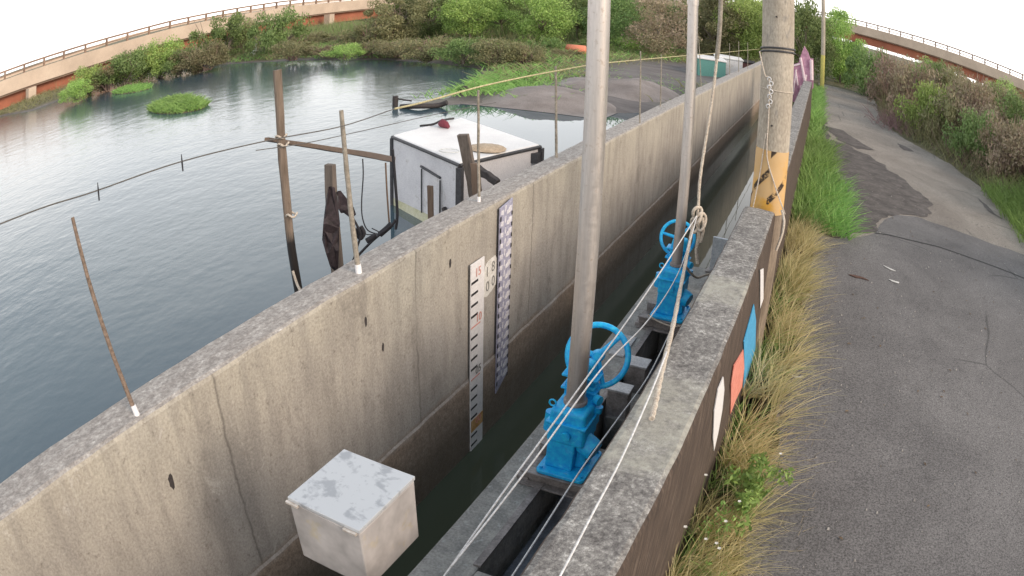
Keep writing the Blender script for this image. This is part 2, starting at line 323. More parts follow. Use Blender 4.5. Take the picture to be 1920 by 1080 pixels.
# ------------------------------------------------------------------ mesh builder
class MB:
    def __init__(s): s.v = []; s.f = []; s.sm = []
    def add(s, vs, fs, smooth=False):
        o = len(s.v); s.v += [tuple(p) for p in vs]; s.f += [tuple(i+o for i in f) for f in fs]; s.sm += [smooth]*len(fs); return s
    def box(s, lo, hi, M_=None):
        (a, b, c), (d, e, f) = lo, hi
        vs = [Vector(p) for p in ((a, b, c), (d, b, c), (d, e, c), (a, e, c), (a, b, f), (d, b, f), (d, e, f), (a, e, f))]
        if M_ is not None: vs = [M_ @ p for p in vs]
        return s.add(vs, [(0, 3, 2, 1), (4, 5, 6, 7), (0, 1, 5, 4), (1, 2, 6, 5), (2, 3, 7, 6), (3, 0, 4, 7)])
    def hull8(s, bot, top): return s.add(list(bot)+list(top), [(0, 3, 2, 1), (4, 5, 6, 7), (0, 1, 5, 4), (1, 2, 6, 5), (2, 3, 7, 6), (3, 0, 4, 7)])
    def tube(s, pts, rad, n=12, caps=True):
        pts = [Vector(p) for p in pts]; rad = [rad]*len(pts) if isinstance(rad, (int, float)) else rad
        o = []; fr = None
        for i, p in enumerate(pts):
            d = (pts[min(i+1, len(pts)-1)]-pts[max(i-1, 0)]).normalized()
            if fr is None: fr = d.orthogonal().normalized()
            fr = (fr-d*fr.dot(d)).normalized(); g = d.cross(fr)
            o += [p+(fr*math.cos(a)+g*math.sin(a))*rad[i] for a in [2*math.pi*k/n for k in range(n)]]
        fs = [(i*n+k, i*n+(k+1) % n, (i+1)*n+(k+1) % n, (i+1)*n+k) for i in range(len(pts)-1) for k in range(n)]
        s.add(o, fs, True)
        if caps:
            m = len(pts)-1; s.add(o[:n], [tuple(range(n-1, -1, -1))]); s.add(o[m*n:], [tuple(range(n))])
        return s
    def poly(s, pts, z0, z1):
        n = len(pts); vs = [(p[0], p[1], z0) for p in pts]+[(p[0], p[1], z1) for p in pts]
        return s.add(vs, [tuple(range(n-1, -1, -1)), tuple(range(n, 2*n))]+[(i, (i+1) % n, n+(i+1) % n, n+i) for i in range(n)])
    def build(s, name, mat, parent=None, bevel=0, seg=2, origin=None):
        me = bpy.data.meshes.new(name); off = Vector(origin) if origin else Vector((0, 0, 0))
        me.from_pydata([tuple(Vector(p)-off) for p in s.v], [], s.f); me.polygons.foreach_set('use_smooth', s.sm)
        me.materials.append(mat); me.update()
        o = bpy.data.objects.new(name, me); COL.objects.link(o); o.location = off
        if parent: o.parent = parent
        if bevel:
            b = o.modifiers.new('bevel', 'BEVEL'); b.width = bevel; b.segments = seg; b.limit_method = 'ANGLE'; b.angle_limit = math.radians(40)
        return o
def tag(o, label=None, cat=None, group=None, kind=None):
    if label: o['label'] = label
    if cat: o['category'] = cat
    if group: o['group'] = group
    if kind: o['kind'] = kind
    return o
def empty(name, loc, label, cat, group=None, rz=0):
    o = bpy.data.objects.new(name, None); COL.objects.link(o); o.location = loc; o.rotation_euler.z = rz; o.empty_display_size = .1
    return tag(o, label, cat, group)
def copy_tree(o, parent=None):
    c = o.copy(); COL.objects.link(c)
    if parent: c.parent = parent
    for ch in [k for k in bpy.data.objects if k.parent == o and k != c]: copy_tree(ch, c)
    return c
def rawmesh(name, V, F4, mat, parent=None):
    me = bpy.data.meshes.new(name); nf = len(F4); F4 = np.asarray(F4, dtype=np.int32); k = F4.shape[1]
    me.vertices.add(len(V)); me.vertices.foreach_set('co', np.asarray(V, dtype=np.float32).ravel())
    me.loops.add(nf*k); me.loops.foreach_set('vertex_index', F4.ravel())
    me.polygons.add(nf); me.polygons.foreach_set('loop_start', np.arange(nf, dtype=np.int32)*k); me.polygons.foreach_set('loop_total', np.full(nf, k, dtype=np.int32))
    me.update(calc_edges=True); me.validate(); me.materials.append(mat)
    o = bpy.data.objects.new(name, me); COL.objects.link(o)
    if parent: o.parent = parent
    return o
def wob(p, s, a): return a*mnoise.noise(Vector(p)*s)

# ------------------------------------------------------------------ setting: water, ground, road
ZW = -.26
shore = [atz(*p, ZW).to_2d() for p in [(60, 208), (130, 181), (200, 152), (300, 136), (400, 122), (480, 117), (600, 113), (700, 112), (800, 117), (870, 125), (905, 131),
         (893, 148), (880, 165), (850, 178), (815, 188), (752, 199), (830, 202), (850, 197), (905, 193), (950, 197), (990, 203), (1030, 208), (1100, 212), (1192, 212)]]
pond = [Vector((-2.76, -14)), Vector((-75, -14)), Vector((-78, 8)), Vector((-62, 20))]+shore+[Vector((-2.76, shore[-1].y))]
def seg_d(px, py):
    P = np.array([(v.x, v.y) for v in pond]); A = P; B = np.roll(P, -1, 0)
    best = np.full(px.shape, 1e9); ins = np.zeros(px.shape, bool)
    for a, b in zip(A, B):
        d = b-a; t = np.clip(((px-a[0])*d[0]+(py-a[1])*d[1])/(d@d), 0, 1)
        best = np.minimum(best, np.hypot(px-a[0]-t*d[0], py-a[1]-t*d[1]))
        c = ((a[1] > py) != (b[1] > py)) & (px < (b[0]-a[0])*(py-a[1])/(b[1]-a[1]+1e-12)+a[0]); ins ^= c
    return np.where(ins, -best, best)
def axis(cuts):
    o = []
    for a, b, st in cuts: o += list(np.arange(a, b, st))
    return np.array(o+[cuts[-1][1]])
gx = axis([(-900, -100, 80), (-100, -60, 4), (-60, -24, .9), (-24, -2.9, .35), (-2.9, 10, .6), (10, 60, 5), (60, 900, 80)])
gy = axis([(-40, -10, 10), (-10, 16, 2), (16, 50, .4), (50, 80, 2), (80, 1400, 60)])
X, Y = np.meshgrid(gx, gy, indexing='ij'); D = seg_d(X, Y)
nz = np.array([[mnoise.noise(Vector((x*.35, y*.35, 3))) for y in gy] for x in gx]); nz2 = np.array([[mnoise.noise(Vector((x*1.3, y*1.3, 9))) for y in gy] for x in gx])
Dn = D+nz2*.25
Z = np.where(Dn < 0, -.26-np.minimum(-Dn*.5, .9), -.26+.5*(1-np.exp(-Dn*.35))+nz*.12*np.clip(Dn/3, 0, 1)+.02*nz2)
Z = np.maximum(Z, np.where(Dn > .3, -.22, -9))
right = X > -1.0
canal = (X >= -2.9) & (X <= -.3) & (Y < 44)
# the land right of the parapet carries the road; it rises in a bank beyond the road edge
redge = np.interp(Y, [-10, 8, 17, 21, 24, 28, 32, 42, 60, 1000], [6.5, 6.6, 6.5, 6.3, 5.6, 4.2, 3.4, 3.8, 5, 5])
Zr = .37+np.clip((X-redge)*.28, 0, 1.3)+nz*.06*np.clip((X-redge)/2, 0, 1)
Z = np.where(X > -.31, Zr, Z); Z = np.where(canal, -1.4, Z); Z = np.where((X > -2.9) & (X < -.3) & (Y >= 44), .2, Z)
me_v = np.stack([X, Y, Z], -1).reshape(-1, 3); ny = len(gy)
I, J = np.meshgrid(np.arange(len(gx)-1), np.arange(ny-1), indexing='ij'); q = (I*ny+J).ravel()
ground = rawmesh('ground', me_v, np.stack([q, q+ny, q+ny+1, q+1], 1), EARTH); tag(ground, kind='structure')
ground.data.polygons.foreach_set('use_smooth', [True]*len(q))
mudc = [atz(*p, 0) for p in [(900, 185), (960, 178), (1040, 172), (1120, 168), (1200, 165), (1260, 150), (1150, 190), (1050, 190), (1300, 140), (1350, 150), (1230, 175), (1230, 150)]]
mudv = np.zeros(X.shape)
for c in mudc:
    r = 2.0 if c.y < 30 else 3.6
    mudv = np.maximum(mudv, np.clip(1.6-np.hypot(X-c.x, (Y-c.y)*.8)/r, 0, 1))
mudv = np.maximum(mudv, ((Dn > -1) & (Dn < .5)).astype(float)*.9)
at_ = ground.data.attributes.new('mud', 'FLOAT', 'POINT'); at_.data.foreach_set('value', mudv.ravel().astype(np.float32))

def sheet(name, pts, z, mat, wb_=0, kind='structure'):
    if wb_:
        o = []
        for i, p in enumerate(pts):
            a = Vector((p[0], p[1])); b = Vector(pts[(i+1) % len(pts)][:2]); k = max(1, int((b-a).length/.07))
            for j in range(k):
                c = a.lerp(b, j/k); o.append((c.x+wob((c.x, c.y, 1), 2.2, wb_)+wob((c.x, c.y, 3), 7, wb_*.22), c.y+wob((c.x, c.y, 7), 2.2, wb_)+wob((c.x, c.y, 5), 7, wb_*.22)))
        pts = o
    mb = MB(); mb.add([(p[0], p[1], z) for p in pts], [tuple(range(len(pts)))])
    o = mb.build(name, mat)
    if o.data.polygons[0].normal.z < 0: o.data.flip_normals()
    if kind: tag(o, kind=kind)
    return o
sheet('pond_water', [(-150, -30), (-2.8, -30), (-2.8, 60), (-150, 60)], ZW, PWATER)
sheet('canal_water', [(-2.7, -12), (-.5, -12), (-.5, 43), (-2.7, 43)], ZW, CWATER)
rl = [(.1, -6), (.1, 20), (0, 26), (-.1, 32), (-.1, 42), (-.2, 46)]; rr_ = [(3.8, 46), (3.7, 42), (3.2, 34), (3.1, 32), (3.9, 27.5), (5.6, 24.4), (6.3, 20.8), (6.6, 17), (6.7, 10), (6.7, -6)]
sheet('road', rl+rr_, .40, ROADO, .12)
near = [atz(*p, .4) for p in [(1508, 448), (1560, 449), (1610, 446), (1640, 438), (1662, 412), (1680, 404), (1720, 408), (1790, 432), (1860, 458), (1919, 478)]]
nearp = [(.12, -6), (.12, near[0].y)]+[(p.x, p.y) for p in near[1:]]+[(6.2, 13.2), (6.3, -6)]
sheet('asphalt_patch', nearp, .412, ROADN, .05)
dirt = [atz(*p, .4) for p in [(1512, 442), (1560, 446), (1640, 434), (1668, 404), (1742, 404), (1750, 385), (1700, 340), (1640, 300), (1590, 272), (1556, 262), (1540, 200), (1532, 175), (1528, 230), (1525, 330)]]
sheet('road_dirt', [(p.x, p.y) for p in dirt], .408, DIRT, .22)
for pts in ([(1545, 235), (1580, 245), (1615, 268), (1640, 282), (1610, 280), (1570, 262)], [(1680, 268), (1700, 275), (1715, 285), (1695, 282)], [(1835, 372), (1870, 405), (1880, 412), (1850, 395)]):
    sheet('road_dirt', [tuple(atz(*p, .4))[:2] for p in pts], .408, DIRT, .12)
ck = [atz(*p, .412) for p in [(1640, 437), (1668, 441), (1700, 449), (1760, 463), (1820, 484), (1870, 502), (1925, 524)]]
mb = MB()
for a, b in zip(ck, ck[1:]):
    n_ = Vector((-(b-a).y, (b-a).x, 0)).normalized()*.025; mb.add([a-n_, b-n_, b+n_, a+n_], [(0, 1, 2, 3)])
mb.v = [(x, y, .417) for x, y, z in mb.v]; tag(mb.build('road_joint', plain('joint_tar', (.02, .02, .02), .8)), kind='structure')

# ------------------------------------------------------------------ flood wall, parapet, slab
def profile_wall(name, prof, y0, y1, st, mat, amp=.004, parent=None):
    ys = np.arange(y0, y1+.001, st); mb = MB(); k = len(prof); vs = []
    for y in ys:
        for i, (x, z) in enumerate(prof):
            e = amp*(2.2 if 0 < i < k-1 else .6); vs.append((x+wob((x, y*1.7, z), 3.1, e), y, z+wob((x+5, y*1.7, z), 2.7, e)))
    fs = [(j*k+i, j*k+i+1, (j+1)*k+i+1, (j+1)*k+i) for j in range(len(ys)-1) for i in range(k-1)]
    mb.add(vs, fs); m = len(ys)-1; mb.add(vs[:k], [tuple(range(k))]); mb.add(vs[m*k:], [tuple(range(k-1, -1, -1))])
    return mb.build(name, mat, parent)
lw = profile_wall('flood_wall', [(-2.60, -1.5), (-2.60, .46), (-2.604, .49), (-2.619, .505), (-2.619, 1.2), (-2.619, 1.925), (-2.628, 1.945), (-2.65, 1.955), (-2.76, 1.957), (-2.88, 1.952), (-2.893, 1.935), (-2.893, 1.2), (-2.90, -1.5)], -4, 44, .12, CONC)
tag(lw, 'long stained concrete flood wall between the pond and the canal', 'wall')
pp_ = [(-.677, -1.5), (-.677, 1.0), (-.677, 1.925), (-.665, 1.945), (-.64, 1.952), (-.52, 1.954), (-.39, 1.950), (-.368, 1.940), (-.357, 1.915), (-.354, 1.2), (-.350, .2)]
pw = profile_wall('parapet_wall', [(x, z) for x, z in reversed(pp_)], -3, 6.62, .07, PARA, .0028)
tag(pw, 'dark mottled parapet wall with painted patches on its road side, near the camera', 'wall')
pf = profile_wall('parapet_wall', [(x, z) for x, z in reversed(pp_)], 7.18, 24.5, .15, PARA, .006)
tag(pf, 'far stretch of parapet wall running on beyond the utility pole', 'wall')
def mural(name, pix, mat, par):
    pts = [atx(*p, -.352) for p in pix]; mb = MB(); n_ = len(pts)
    a = [(-.350, p.y, p.z) for p in pts]; b = [(-.3435, p.y, p.z) for p in pts]
    mb.add(a+b, [tuple(range(n_)), tuple(range(2*n_-1, n_-1, -1))]+[(i, (i+1) % n_, n_+(i+1) % n_, n_+i) for i in range(n_)])
    return mb.build(name, mat, par)
mural('painted_panel', [(1354, 706), (1356, 730), (1352, 770), (1345, 810), (1337, 845), (1335, 820), (1337, 770), (1344, 730)], WHITE, pw)
mural('painted_panel', [(1392, 655), (1394, 690), (1390, 725), (1378, 750), (1368, 776), (1369, 720), (1374, 685)], MRED, pw)
mural('painted_panel', [(1412, 570), (1416, 600), (1415, 655), (1405, 690), (1392, 730), (1394, 690), (1393, 640)], MBLUE, pw)
mural('painted_panel', [(1424, 506), (1430, 503), (1430, 560), (1424, 578)], WHITE, pw)

# sluice deck: slab with a slot
ZS = .75; XL, XM, XR = -1.665, -1.345, -.679
deck = empty('sluice_deck', (-1.2, 4.5, ZS), 'grey concrete sluice deck with a long dark slot beside the parapet', 'deck')
def part(mb, name, mat, root, bevel=0):
    o = mb.build(name, mat, None, bevel); o.parent = root; o.matrix_parent_inverse = Matrix.Translation(-Vector(root.location)) if not root.rotation_euler.z else root.matrix_world.inverted(); return o
mb = MB()
mb.box((XL, -3, -1.5), (XM, 8.0, ZS)); part(mb, 'ledge', SLAB, deck, .012)
mb = MB(); mb.box((XM+.002, -3, -1.5), (XR, 2.58, ZS-.003)); part(mb, 'end_slab', SLAB, deck, .01)
mb = MB(); mb.box((XM+.002, 6.42, -1.5), (XR, 7.92, ZS-.003)); part(mb, 'end_slab', SLAB, deck, .01)
mb = MB(); mb.box((XM+.003, 2.583, -1.5), (XM+.03, 6.417, .35)); mb.box((XR-.03, 2.583, -1.5), (XR-.003, 6.417, ZS-.05)); part(mb, 'slot_lining', SLIME, deck)
mb = MB(); mb.box((XM+.04, 2.6, -1.2), (XR-.04, 4.1, .48)); part(mb, 'gate_leaf', SLOTM, deck, .01)
mb = MB(); mb.box((XM+.04, 5.1, -1.2), (XR-.04, 6.38, .40)); part(mb, 'gate_leaf', SLOTM, deck, .01)
mb = MB(); mb.box((-1.38, 2.60, ZS+.002), (XM+.012, 6.38, ZS+.018)); part(mb, 'angle_trim', BEAM, deck)
def guide_block(px, py, w, d, h, label):
    c = atz(px, py, ZS+h); r = empty('guide_block', (c.x, c.y, ZS), label, 'steel block', 'pale blocks straddling the gate slot')
    mb = MB(); mb.box((-w/2, -d/2, -.25), (w/2, d/2, h)); mb.build('body', BEAM, r, .006)
    mb = MB(); mb.box((-w/2-.008, -d/2-.008, h+.001), (w/2+.008, d/2+.008, h+.018)); mb.build('cover_plate', mottled('galvanised_plate', (.36, .36, .37), (.5, .5, .5), 9, .5, .05, metal=.3), r, .003)
guide_block(1163, 729, .17, .12, .13, 'pale topped block in the slot just behind the near blue hoist')
guide_block(1196, 681, .18, .15, .10, 'pale topped block in the slot, farther from the near hoist')
mb = MB(); mb.box((-1.44, 4.0, .35), (-.70, 4.28, .60)); mb.box((-1.30, 4.62, .3), (-.70, 5.06, .66)); part(mb, 'cross_beam', SLIME, deck, .01)
MPAD = mottled('mortar_pale', (.34, .35, .36), (.48, .49, .5), 9, .8, .1)
for (a, b, c) in ((-1.50, 5.62, .20), (-1.47, 4.56, .12)): mb = MB(); mb.box((a-.06, b-c, ZS+.002), (a+.08, b+c, ZS+.02)); part(mb, 'mortar_pad', MPAD, deck, .004)
gp = empty('gate_post', (-1.03, 7.86, ZS), 'pale galvanised plate post standing at the far end of the deck', 'post')
mb = MB(); mb.box((-.10, -.02, 0), (.10, .02, .42)); mb.build('plate', mottled('galv_post', (.40, .44, .48), (.54, .58, .62), 8, .5, .1, metal=.3), gp, .004)
mb = MB(); mb.box((-.14, -.07, .001), (.14, .07, .02)); mb.build('foot_plate', BEAM, gp, .003)

# ------------------------------------------------------------------ gate hoists
def make_hoist(x, y, label):
    root = empty('gate_hoist', (x, y, ZS), label, 'gate hoist', 'blue gate hoists on the sluice deck')
    def P(mb, n, mat=BLUE, bv=.006, par=None): return mb.build(n, mat, par or root, bv)
    for s, n in ((-1, 'front'), (1, 'back')):
        mb = MB(); yy = s*.17
        mb.box((-.27, yy-.035, .108), (.52, yy+.035, .12)); mb.box((-.27, yy-.035, .0), (.52, yy+.035, .012)); mb.box((-.27, yy+(.027 if s < 0 else -.035), .012), (.52, yy+(.035 if s < 0 else -.027), .108))
        P(mb, 'channel_beam', BEAM, .002)
    mb = MB(); mb.box((-.30, -.16, 0), (-.22, .16, .03)); P(mb, 'foot_plate', BEAM, .003)
    B0 = .122
    pts = []
    for cx_, cy_, a0 in ((.13, .155, 0), (-.13, .155, 90), (-.13, -.155, 180), (.13, -.155, 270)):
        for k in range(5): a = math.radians(a0+k*22.5); pts.append((cx_+.035*math.cos(a), cy_+.035*math.sin(a)))
    mb = MB(); mb.poly(pts, B0, B0+.026); P(mb, 'base_plate', BLUE, .006)
    for sx in (-1, 1):
        for sy in (-1, 1): mb = MB(); mb.tube([(sx*.135, sy*.155, B0+.026), (sx*.135, sy*.155, B0+.044)], .013, 6); P(mb, 'bolt', BLUE, .0)
    Z0 = B0+.026; H_ = .405
    # pedestal: tapered box
    mb = MB(); mb.hull8([(-.128, -.120, Z0), (.055, -.120, Z0), (.055, .12, Z0), (-.128, .12, Z0)], [(-.125, -.108, Z0+.22), (.060, -.108, Z0+.22), (.060, .115, Z0+.22), (-.125, .115, Z0+.22)])
    mb.hull8([(.055, -.06, Z0), (.120, -.04, Z0), (.120, .10, Z0), (.055, .10, Z0)], [(.06, -.06, Z0+.20), (.115, -.05, Z0+.20), (.115, .10, Z0+.20), (.06, .10, Z0+.20)])
    P(mb, 'pedestal', BLUE, .010)
    mb = MB(); mb.hull8([(-.135, -.118, Z0+.19), (.118, -.118, Z0+.19), (.118, .14, Z0+.19), (-.135, .14, Z0+.19)], [(-.125, -.10, Z0+H_+.03), (.108, -.10, Z0+H_+.03), (.108, .13, Z0+H_+.03), (-.125, .13, Z0+H_+.03)])
    hs_ = P(mb, 'gear_housing', BLUE, .026); hs_.modifiers['bevel'].segments = 4
    mb = MB(); mb.box((-.142, -.126, Z0+.335), (.124, .10, Z0+.350)); P(mb, 'split_flange', BLUE, .004, hs_)
    mb = MB(); mb.tube([(.0, -.125, Z0+.27), (0, -.138, Z0+.27)], [.032, .030], 16); P(mb, 'boss', BLUE, .003, hs_)
    mb = MB(); mb.tube([(-.145, -.02, Z0+.23), (-.145, -.02, Z0+.36)], [.045, .035], 14); P(mb, 'lug', BLUE, .006, hs_)
    ring = MB(); ring.tube([(-.125+.022*math.cos(t), -.06, Z0+H_+.045+.022*math.sin(t)) for t in [k*math.pi/6 for k in range(13)]], .006, 8); P(ring, 'lifting_eye', BLUE, 0, hs_)
    # side drive drum, toward the road
    mb = MB(); mb.tube([(.07, -.01, Z0+.19), (.14, -.03, Z0+.165), (.175, -.04, Z0+.155)], [.075, .075, .066], 20); P(mb, 'worm_drum', BLUE, .006)
    mb = MB(); mb.tube([(.0, 0, Z0+H_+.025), (0, 0, Z0+H_+.05)], [.082, .072], 24); P(mb, 'collar', BLUE, .004)
    mb = MB(); mb.tube([(.10, .09, Z0+H_-.03), (.125, .09, Z0+H_-.03), (.125, .09, Z0+H_+.0)], .03, 12); mb.tube([(.10, .09, Z0+H_+.05), (.135, .075, Z0+H_+.05)], .032, 14); P(mb, 'plug', BLUE, .003)
    # rear column carrying the bevel box and wheel
    yb = .20
    mb = MB()
    mb.hull8([(-.125, .10, Z0+.2), (.105, .10, Z0+.2), (.105, .23, Z0+.2), (-.125, .23, Z0+.2)], [(-.12, .10, Z0+.52), (.085, .10, Z0+.52), (.085, .21, Z0+.52), (-.12, .21, Z0+.52)])
    P(mb, 'rear_column', BLUE, .02)
    for zz_ in (.47, .56): mb = MB(); mb.box((-.138, .09, Z0+zz_), (.10, .215, Z0+zz_+.018)); P(mb, 'flange', BLUE, .006)
    mb = MB(); mb.hull8([(-.11, .10, Z0+.52), (.08, .10, Z0+.52), (.08, .21, Z0+.52), (-.11, .21, Z0+.52)], [(-.08, .10, Z0+.68), (.055, .10, Z0+.68), (.055, .20, Z0+.68), (-.08, .20, Z0+.68)])
    P(mb, 'bevel_box', BLUE, .025)
    # wheel: tilted back a little, faces the near side
    wr = .194; c = Vector((.035, .255, Z0+.665)); nrm = Vector((.10, -.93, .36)).normalized(); e1 = nrm.orthogonal().normalized()
    e1 = Vector((1, 0, 0)); e1 = (e1-nrm*e1.dot(nrm)).normalized(); e2 = nrm.cross(e1)
    mb = MB(); mb.tube([c+(e1*math.cos(t)+e2*math.sin(t))*wr for t in [k*2*math.pi/48 for k in range(49)]], .0195, 10, False); wh = P(mb, 'handwheel', BLUE, 0)
    for k, a in enumerate((52, 172, 292)):
        mb = MB(); t = math.radians(a); d = e1*math.cos(t)+e2*math.sin(t); mb.tube([c+d*.02+nrm*.02, c+d*.10+nrm*.012, c+d*(wr-.01)], [.021, .018, .016], 8); P(mb, 'spoke', BLUE, 0, wh)
    mb = MB(); mb.tube([c+nrm*.05, c+nrm*.02, c-nrm*.05, c-nrm*.09], [.026, .042, .04, .028], 16); P(mb, 'hub', BLUE, .003, wh)
    return root
h1 = make_hoist(-1.228, 3.66, 'near blue gate hoist with its whole handwheel showing, beside the two gauges')
h2 = copy_tree(h1); h2.location = (-1.222, 6.25, ZS); 
for ch in h2.children:
    if ch.name.startswith('handwheel'): ch.scale = (.84,)*3; ch.location = (-.09, .02, .105)
h2['label'] = 'far blue gate hoist with rope tied round it, nearest the utility pole'
# the stem covers: long steel tubes
def stem(x, y, z0, z1, r, label, coupling=None):
    root = empty('stem_cover', (x, y, z0), label, 'steel pipe', 'steel stem pipes rising from the hoists')
    mb = MB(); mb.tube([(0, 0, 0), (0, 0, z1-z0)], r, 32); mb.build('pipe', STEEL, root)
    mb = MB(); mb.tube([(0, 0, .0), (0, 0, .02), (0, 0, .022)], [r+.014, r+.014, r+.003], 32); mb.build('base_ring', BEAM, root)
    if coupling: mb = MB(); mb.tube([(0, 0, coupling-z0), (0, 0, coupling-z0+.16)], r+.006, 32); mb.build('coupling', STEEL, root, .003)
    return root
stem(-1.228, 3.66, ZS+.605, 7.4, .0605, 'thick steel stem pipe rising from the near blue hoist')
stem(-1.222, 6.25, ZS+.605, 7.4, .048, 'thinner steel stem pipe rising from the far blue hoist', aty(1289, 8, 6.25).z)

# ------------------------------------------------------------------ gauges on the wall
XF = -2.597
def text_mesh(body, size, mat, name, parent, loc, rz=0, ext=.001, sx=1):
    cu = bpy.data.curves.new(name, 'FONT'); cu.body = body; cu.size = size; cu.extrude = ext; cu.align_x = 'CENTER'; cu.align_y = 'CENTER'
    to = bpy.data.objects.new('tmp', cu); COL.objects.link(to); bpy.context.view_layer.update()
    me = bpy.data.meshes.new_from_object(to.evaluated_get(bpy.context.evaluated_depsgraph_get())); bpy.data.objects.remove(to)
    me.materials.clear(); me.materials.append(mat)
    o = bpy.data.objects.new(name, me); COL.objects.link(o); o.parent = parent
    o.matrix_local = Matrix.Translation(loc) @ Matrix(((0, 0, 1, 0), (1, 0, 0, 0), (0, 1, 0, 0), (0, 0, 0, 1))) @ Matrix.Diagonal((sx, 1, 1, 1))
    return o
g1 = empty('water_gauge', (XF, 4.967, -.26), 'white water gauge board with black ticks, its foot standing in the canal', 'gauge')
Y0 = -.116; Y1 = .116; zo = .26
mb = MB(); mb.box((0, Y0, -.5), (.012, Y1, zo+1.565)); mb.build('board', WHITE, g1, .002)
mb = MB()
for k in range(-4, 15):
    if k % 5 == 0: continue
    mb.box((.012, Y0+.002, zo+k*.1-.010), (.0145, Y0+.118, zo+k*.1+.010))
tag(mb.build('ticks', BLACK, g1))
mb = MB()
for k in (10, 5): mb.box((.012, Y0+.002, zo+k*.1-.006), (.0145, Y0+.165, zo+k*.1+.006))
mb.build('long_ticks', REDP, g1)
mb = MB(); mb.box((.012, Y0+.004, zo-.055), (.0142, Y1-.004, zo+.07)); mb.build('rust_stain', ORNG, g1)
for s_, z_, mt in (('15', 1.47, REDP), ('10', 1.055, REDP), ('05', .555, SLATE), ('00', .03, REDP)): text_mesh(s_, .105, mt, 'number', g1, (.0155, .0 if s_ == '15' else .02, zo+z_))
g2 = empty('staff_gauge', (XF, 5.475, 0), 'faded lilac staff gauge with white zigzag figures, right of the white gauge board', 'gauge')
mb = MB(); mb.add([(0, -.122, .10), (.012, -.122, .10), (.012, .122, .22), (0, .122, .22), (0, -.122, 1.90), (.012, -.122, 1.90), (.012, .122, 1.935), (0, .122, 1.935)], [(0, 3, 2, 1), (4, 5, 6, 7), (0, 1, 5, 4), (1, 2, 6, 5), (2, 3, 7, 6), (3, 0, 4, 7)])
mb.build('board', LILAC, g2, .002)
mbw, mbk = MB(), MB(); rnd = random.Random(3)
for k in range(17):
    z = 1.85-k*.1
    a = .4+.6*max(0, (z-.5)/1.4)
    def plate(mb_, pts, t=.0022):
        n_ = len(pts); A_ = [(.0122, p[0], p[1]) for p in pts]; B_ = [(.0122+t, p[0], p[1]) for p in pts]
        mb_.add(A_+B_, [tuple(range(n_-1, -1, -1)), tuple(range(n_, 2*n_))]+[(i, (i+1) % n_, n_+(i+1) % n_, n_+i) for i in range(n_)])
    j = rnd.uniform(-.004, .004)
    plate(mbw, [(.005, z-.028+j), (.045, z-.034), (.10, z-.018), (.108, z+.022), (.06, z+.03), (.04, z+.008), (.012, z+.002)])
    plate(mbw, [(-.108, z-.012), (-.060, z-.022), (-.052, z+.020), (-.10, z+.026)])
    plate(mbw, [(-.03, z+.0), (-.012, z-.004), (-.002, z+.052), (-.022, z+.056)])
    plate(mbk, [(-.120, z-.07), (-.098, z-.07), (-.098, z-.028), (-.120, z-.028)])
    plate(mbk, [(.100, z-.065), (.120, z-.065), (.120, z-.03), (.100, z-.03)])
mbw.build('white_figures', mottled('worn_white_figures', (.50, .49, .55), (.78, .77, .80), 16, .5, 0), g2); mbk.build('black_marks', BLACK, g2)
g3 = empty('number_patch', (-2.6165, 5.245, 1.32), 'pale stencilled patch with worn grey figures between the two gauges', 'painted patch')
mb = MB(); pts = [(-.125, .06), (-.09, .13), (-.02, .155), (.09, .165), (.12, .12), (.125, -.05), (.11, -.11), (.04, -.14), (-.06, -.165), (-.11, -.15), (-.125, -.06)]
n_ = len(pts); mb.add([(0, *p) for p in pts]+[(.005, *p) for p in pts], [tuple(range(n_-1, -1, -1)), tuple(range(n_, 2*n_))]+[(i, (i+1) % n_, n_+(i+1) % n_, n_+i) for i in range(n_)])
mb.build('paint', PALE, g3)
for s_, y_, z_ in (('1', -.06, .06), ('8', .05, .075), ('0', -.05, -.075), ('0', .055, -.06)): text_mesh(s_, .13, SLATE, 'figure', g3, (.0065, y_, z_))
# tie-hole stains and small rust blots on the wall
rnd = random.Random(5)
for (px, py, r_) in [(848, 495, .022), (690, 605, .02), (722, 652, .018), (325, 905, .03), (955, 500, .012)]:
    p = atx(px, py, XF-.003); mb = MB(); k = 14
    c = [(p.y+r_*(.8+.4*rnd.random())*math.cos(t)*.7, p.z+r_*(1+.5*rnd.random())*math.sin(t)*1.4) for t in [2*math.pi*i/k for i in range(k)]]
    mb.add([(-2.6175, a, b) for a, b in c], [tuple(range(k))]); mb.build('tie_hole', BLACKW, lw)

# ------------------------------------------------------------------ equipment box near the camera
bx = empty('equipment_box', (-1.412, 1.668, ZS), 'grey steel equipment box with stained lid, above the canal in the foreground', 'box')
L0, L1, M0, M1 = -.178, .178, -.203, .203
mb = MB(); mb.box((L0+.008, M0+.008, .915), (L1-.008, M1-.008, 1.232)); mb.build('body', BOXM, bx, .006)
ld = MB(); ld.box((L0+.005, M0+.005, 1.236), (L1-.005, M1-.005, 1.254)); ldo = ld.build('lid', LID, bx, .003)
mb = MB()
HNG = plain('bright_hinge', (.62, .56, .50), .35, .5)
for xx in (-.15, .13): mb = MB(); mb.box((xx-.03, M0-.006, 1.222), (xx+.03, M0+.0075, 1.2355)); mb.build('hinge', HNG, bx, .002)
mb = MB(); mb.tube([(0.0, .0, .0), (0, 0, .915)], .03, 16); mb.build('post', STEEL, bx)
mb = MB(); mb.box((-.07, -.07, .001), (.07, .07, .012)); mb.build('post_foot', STEEL, bx)

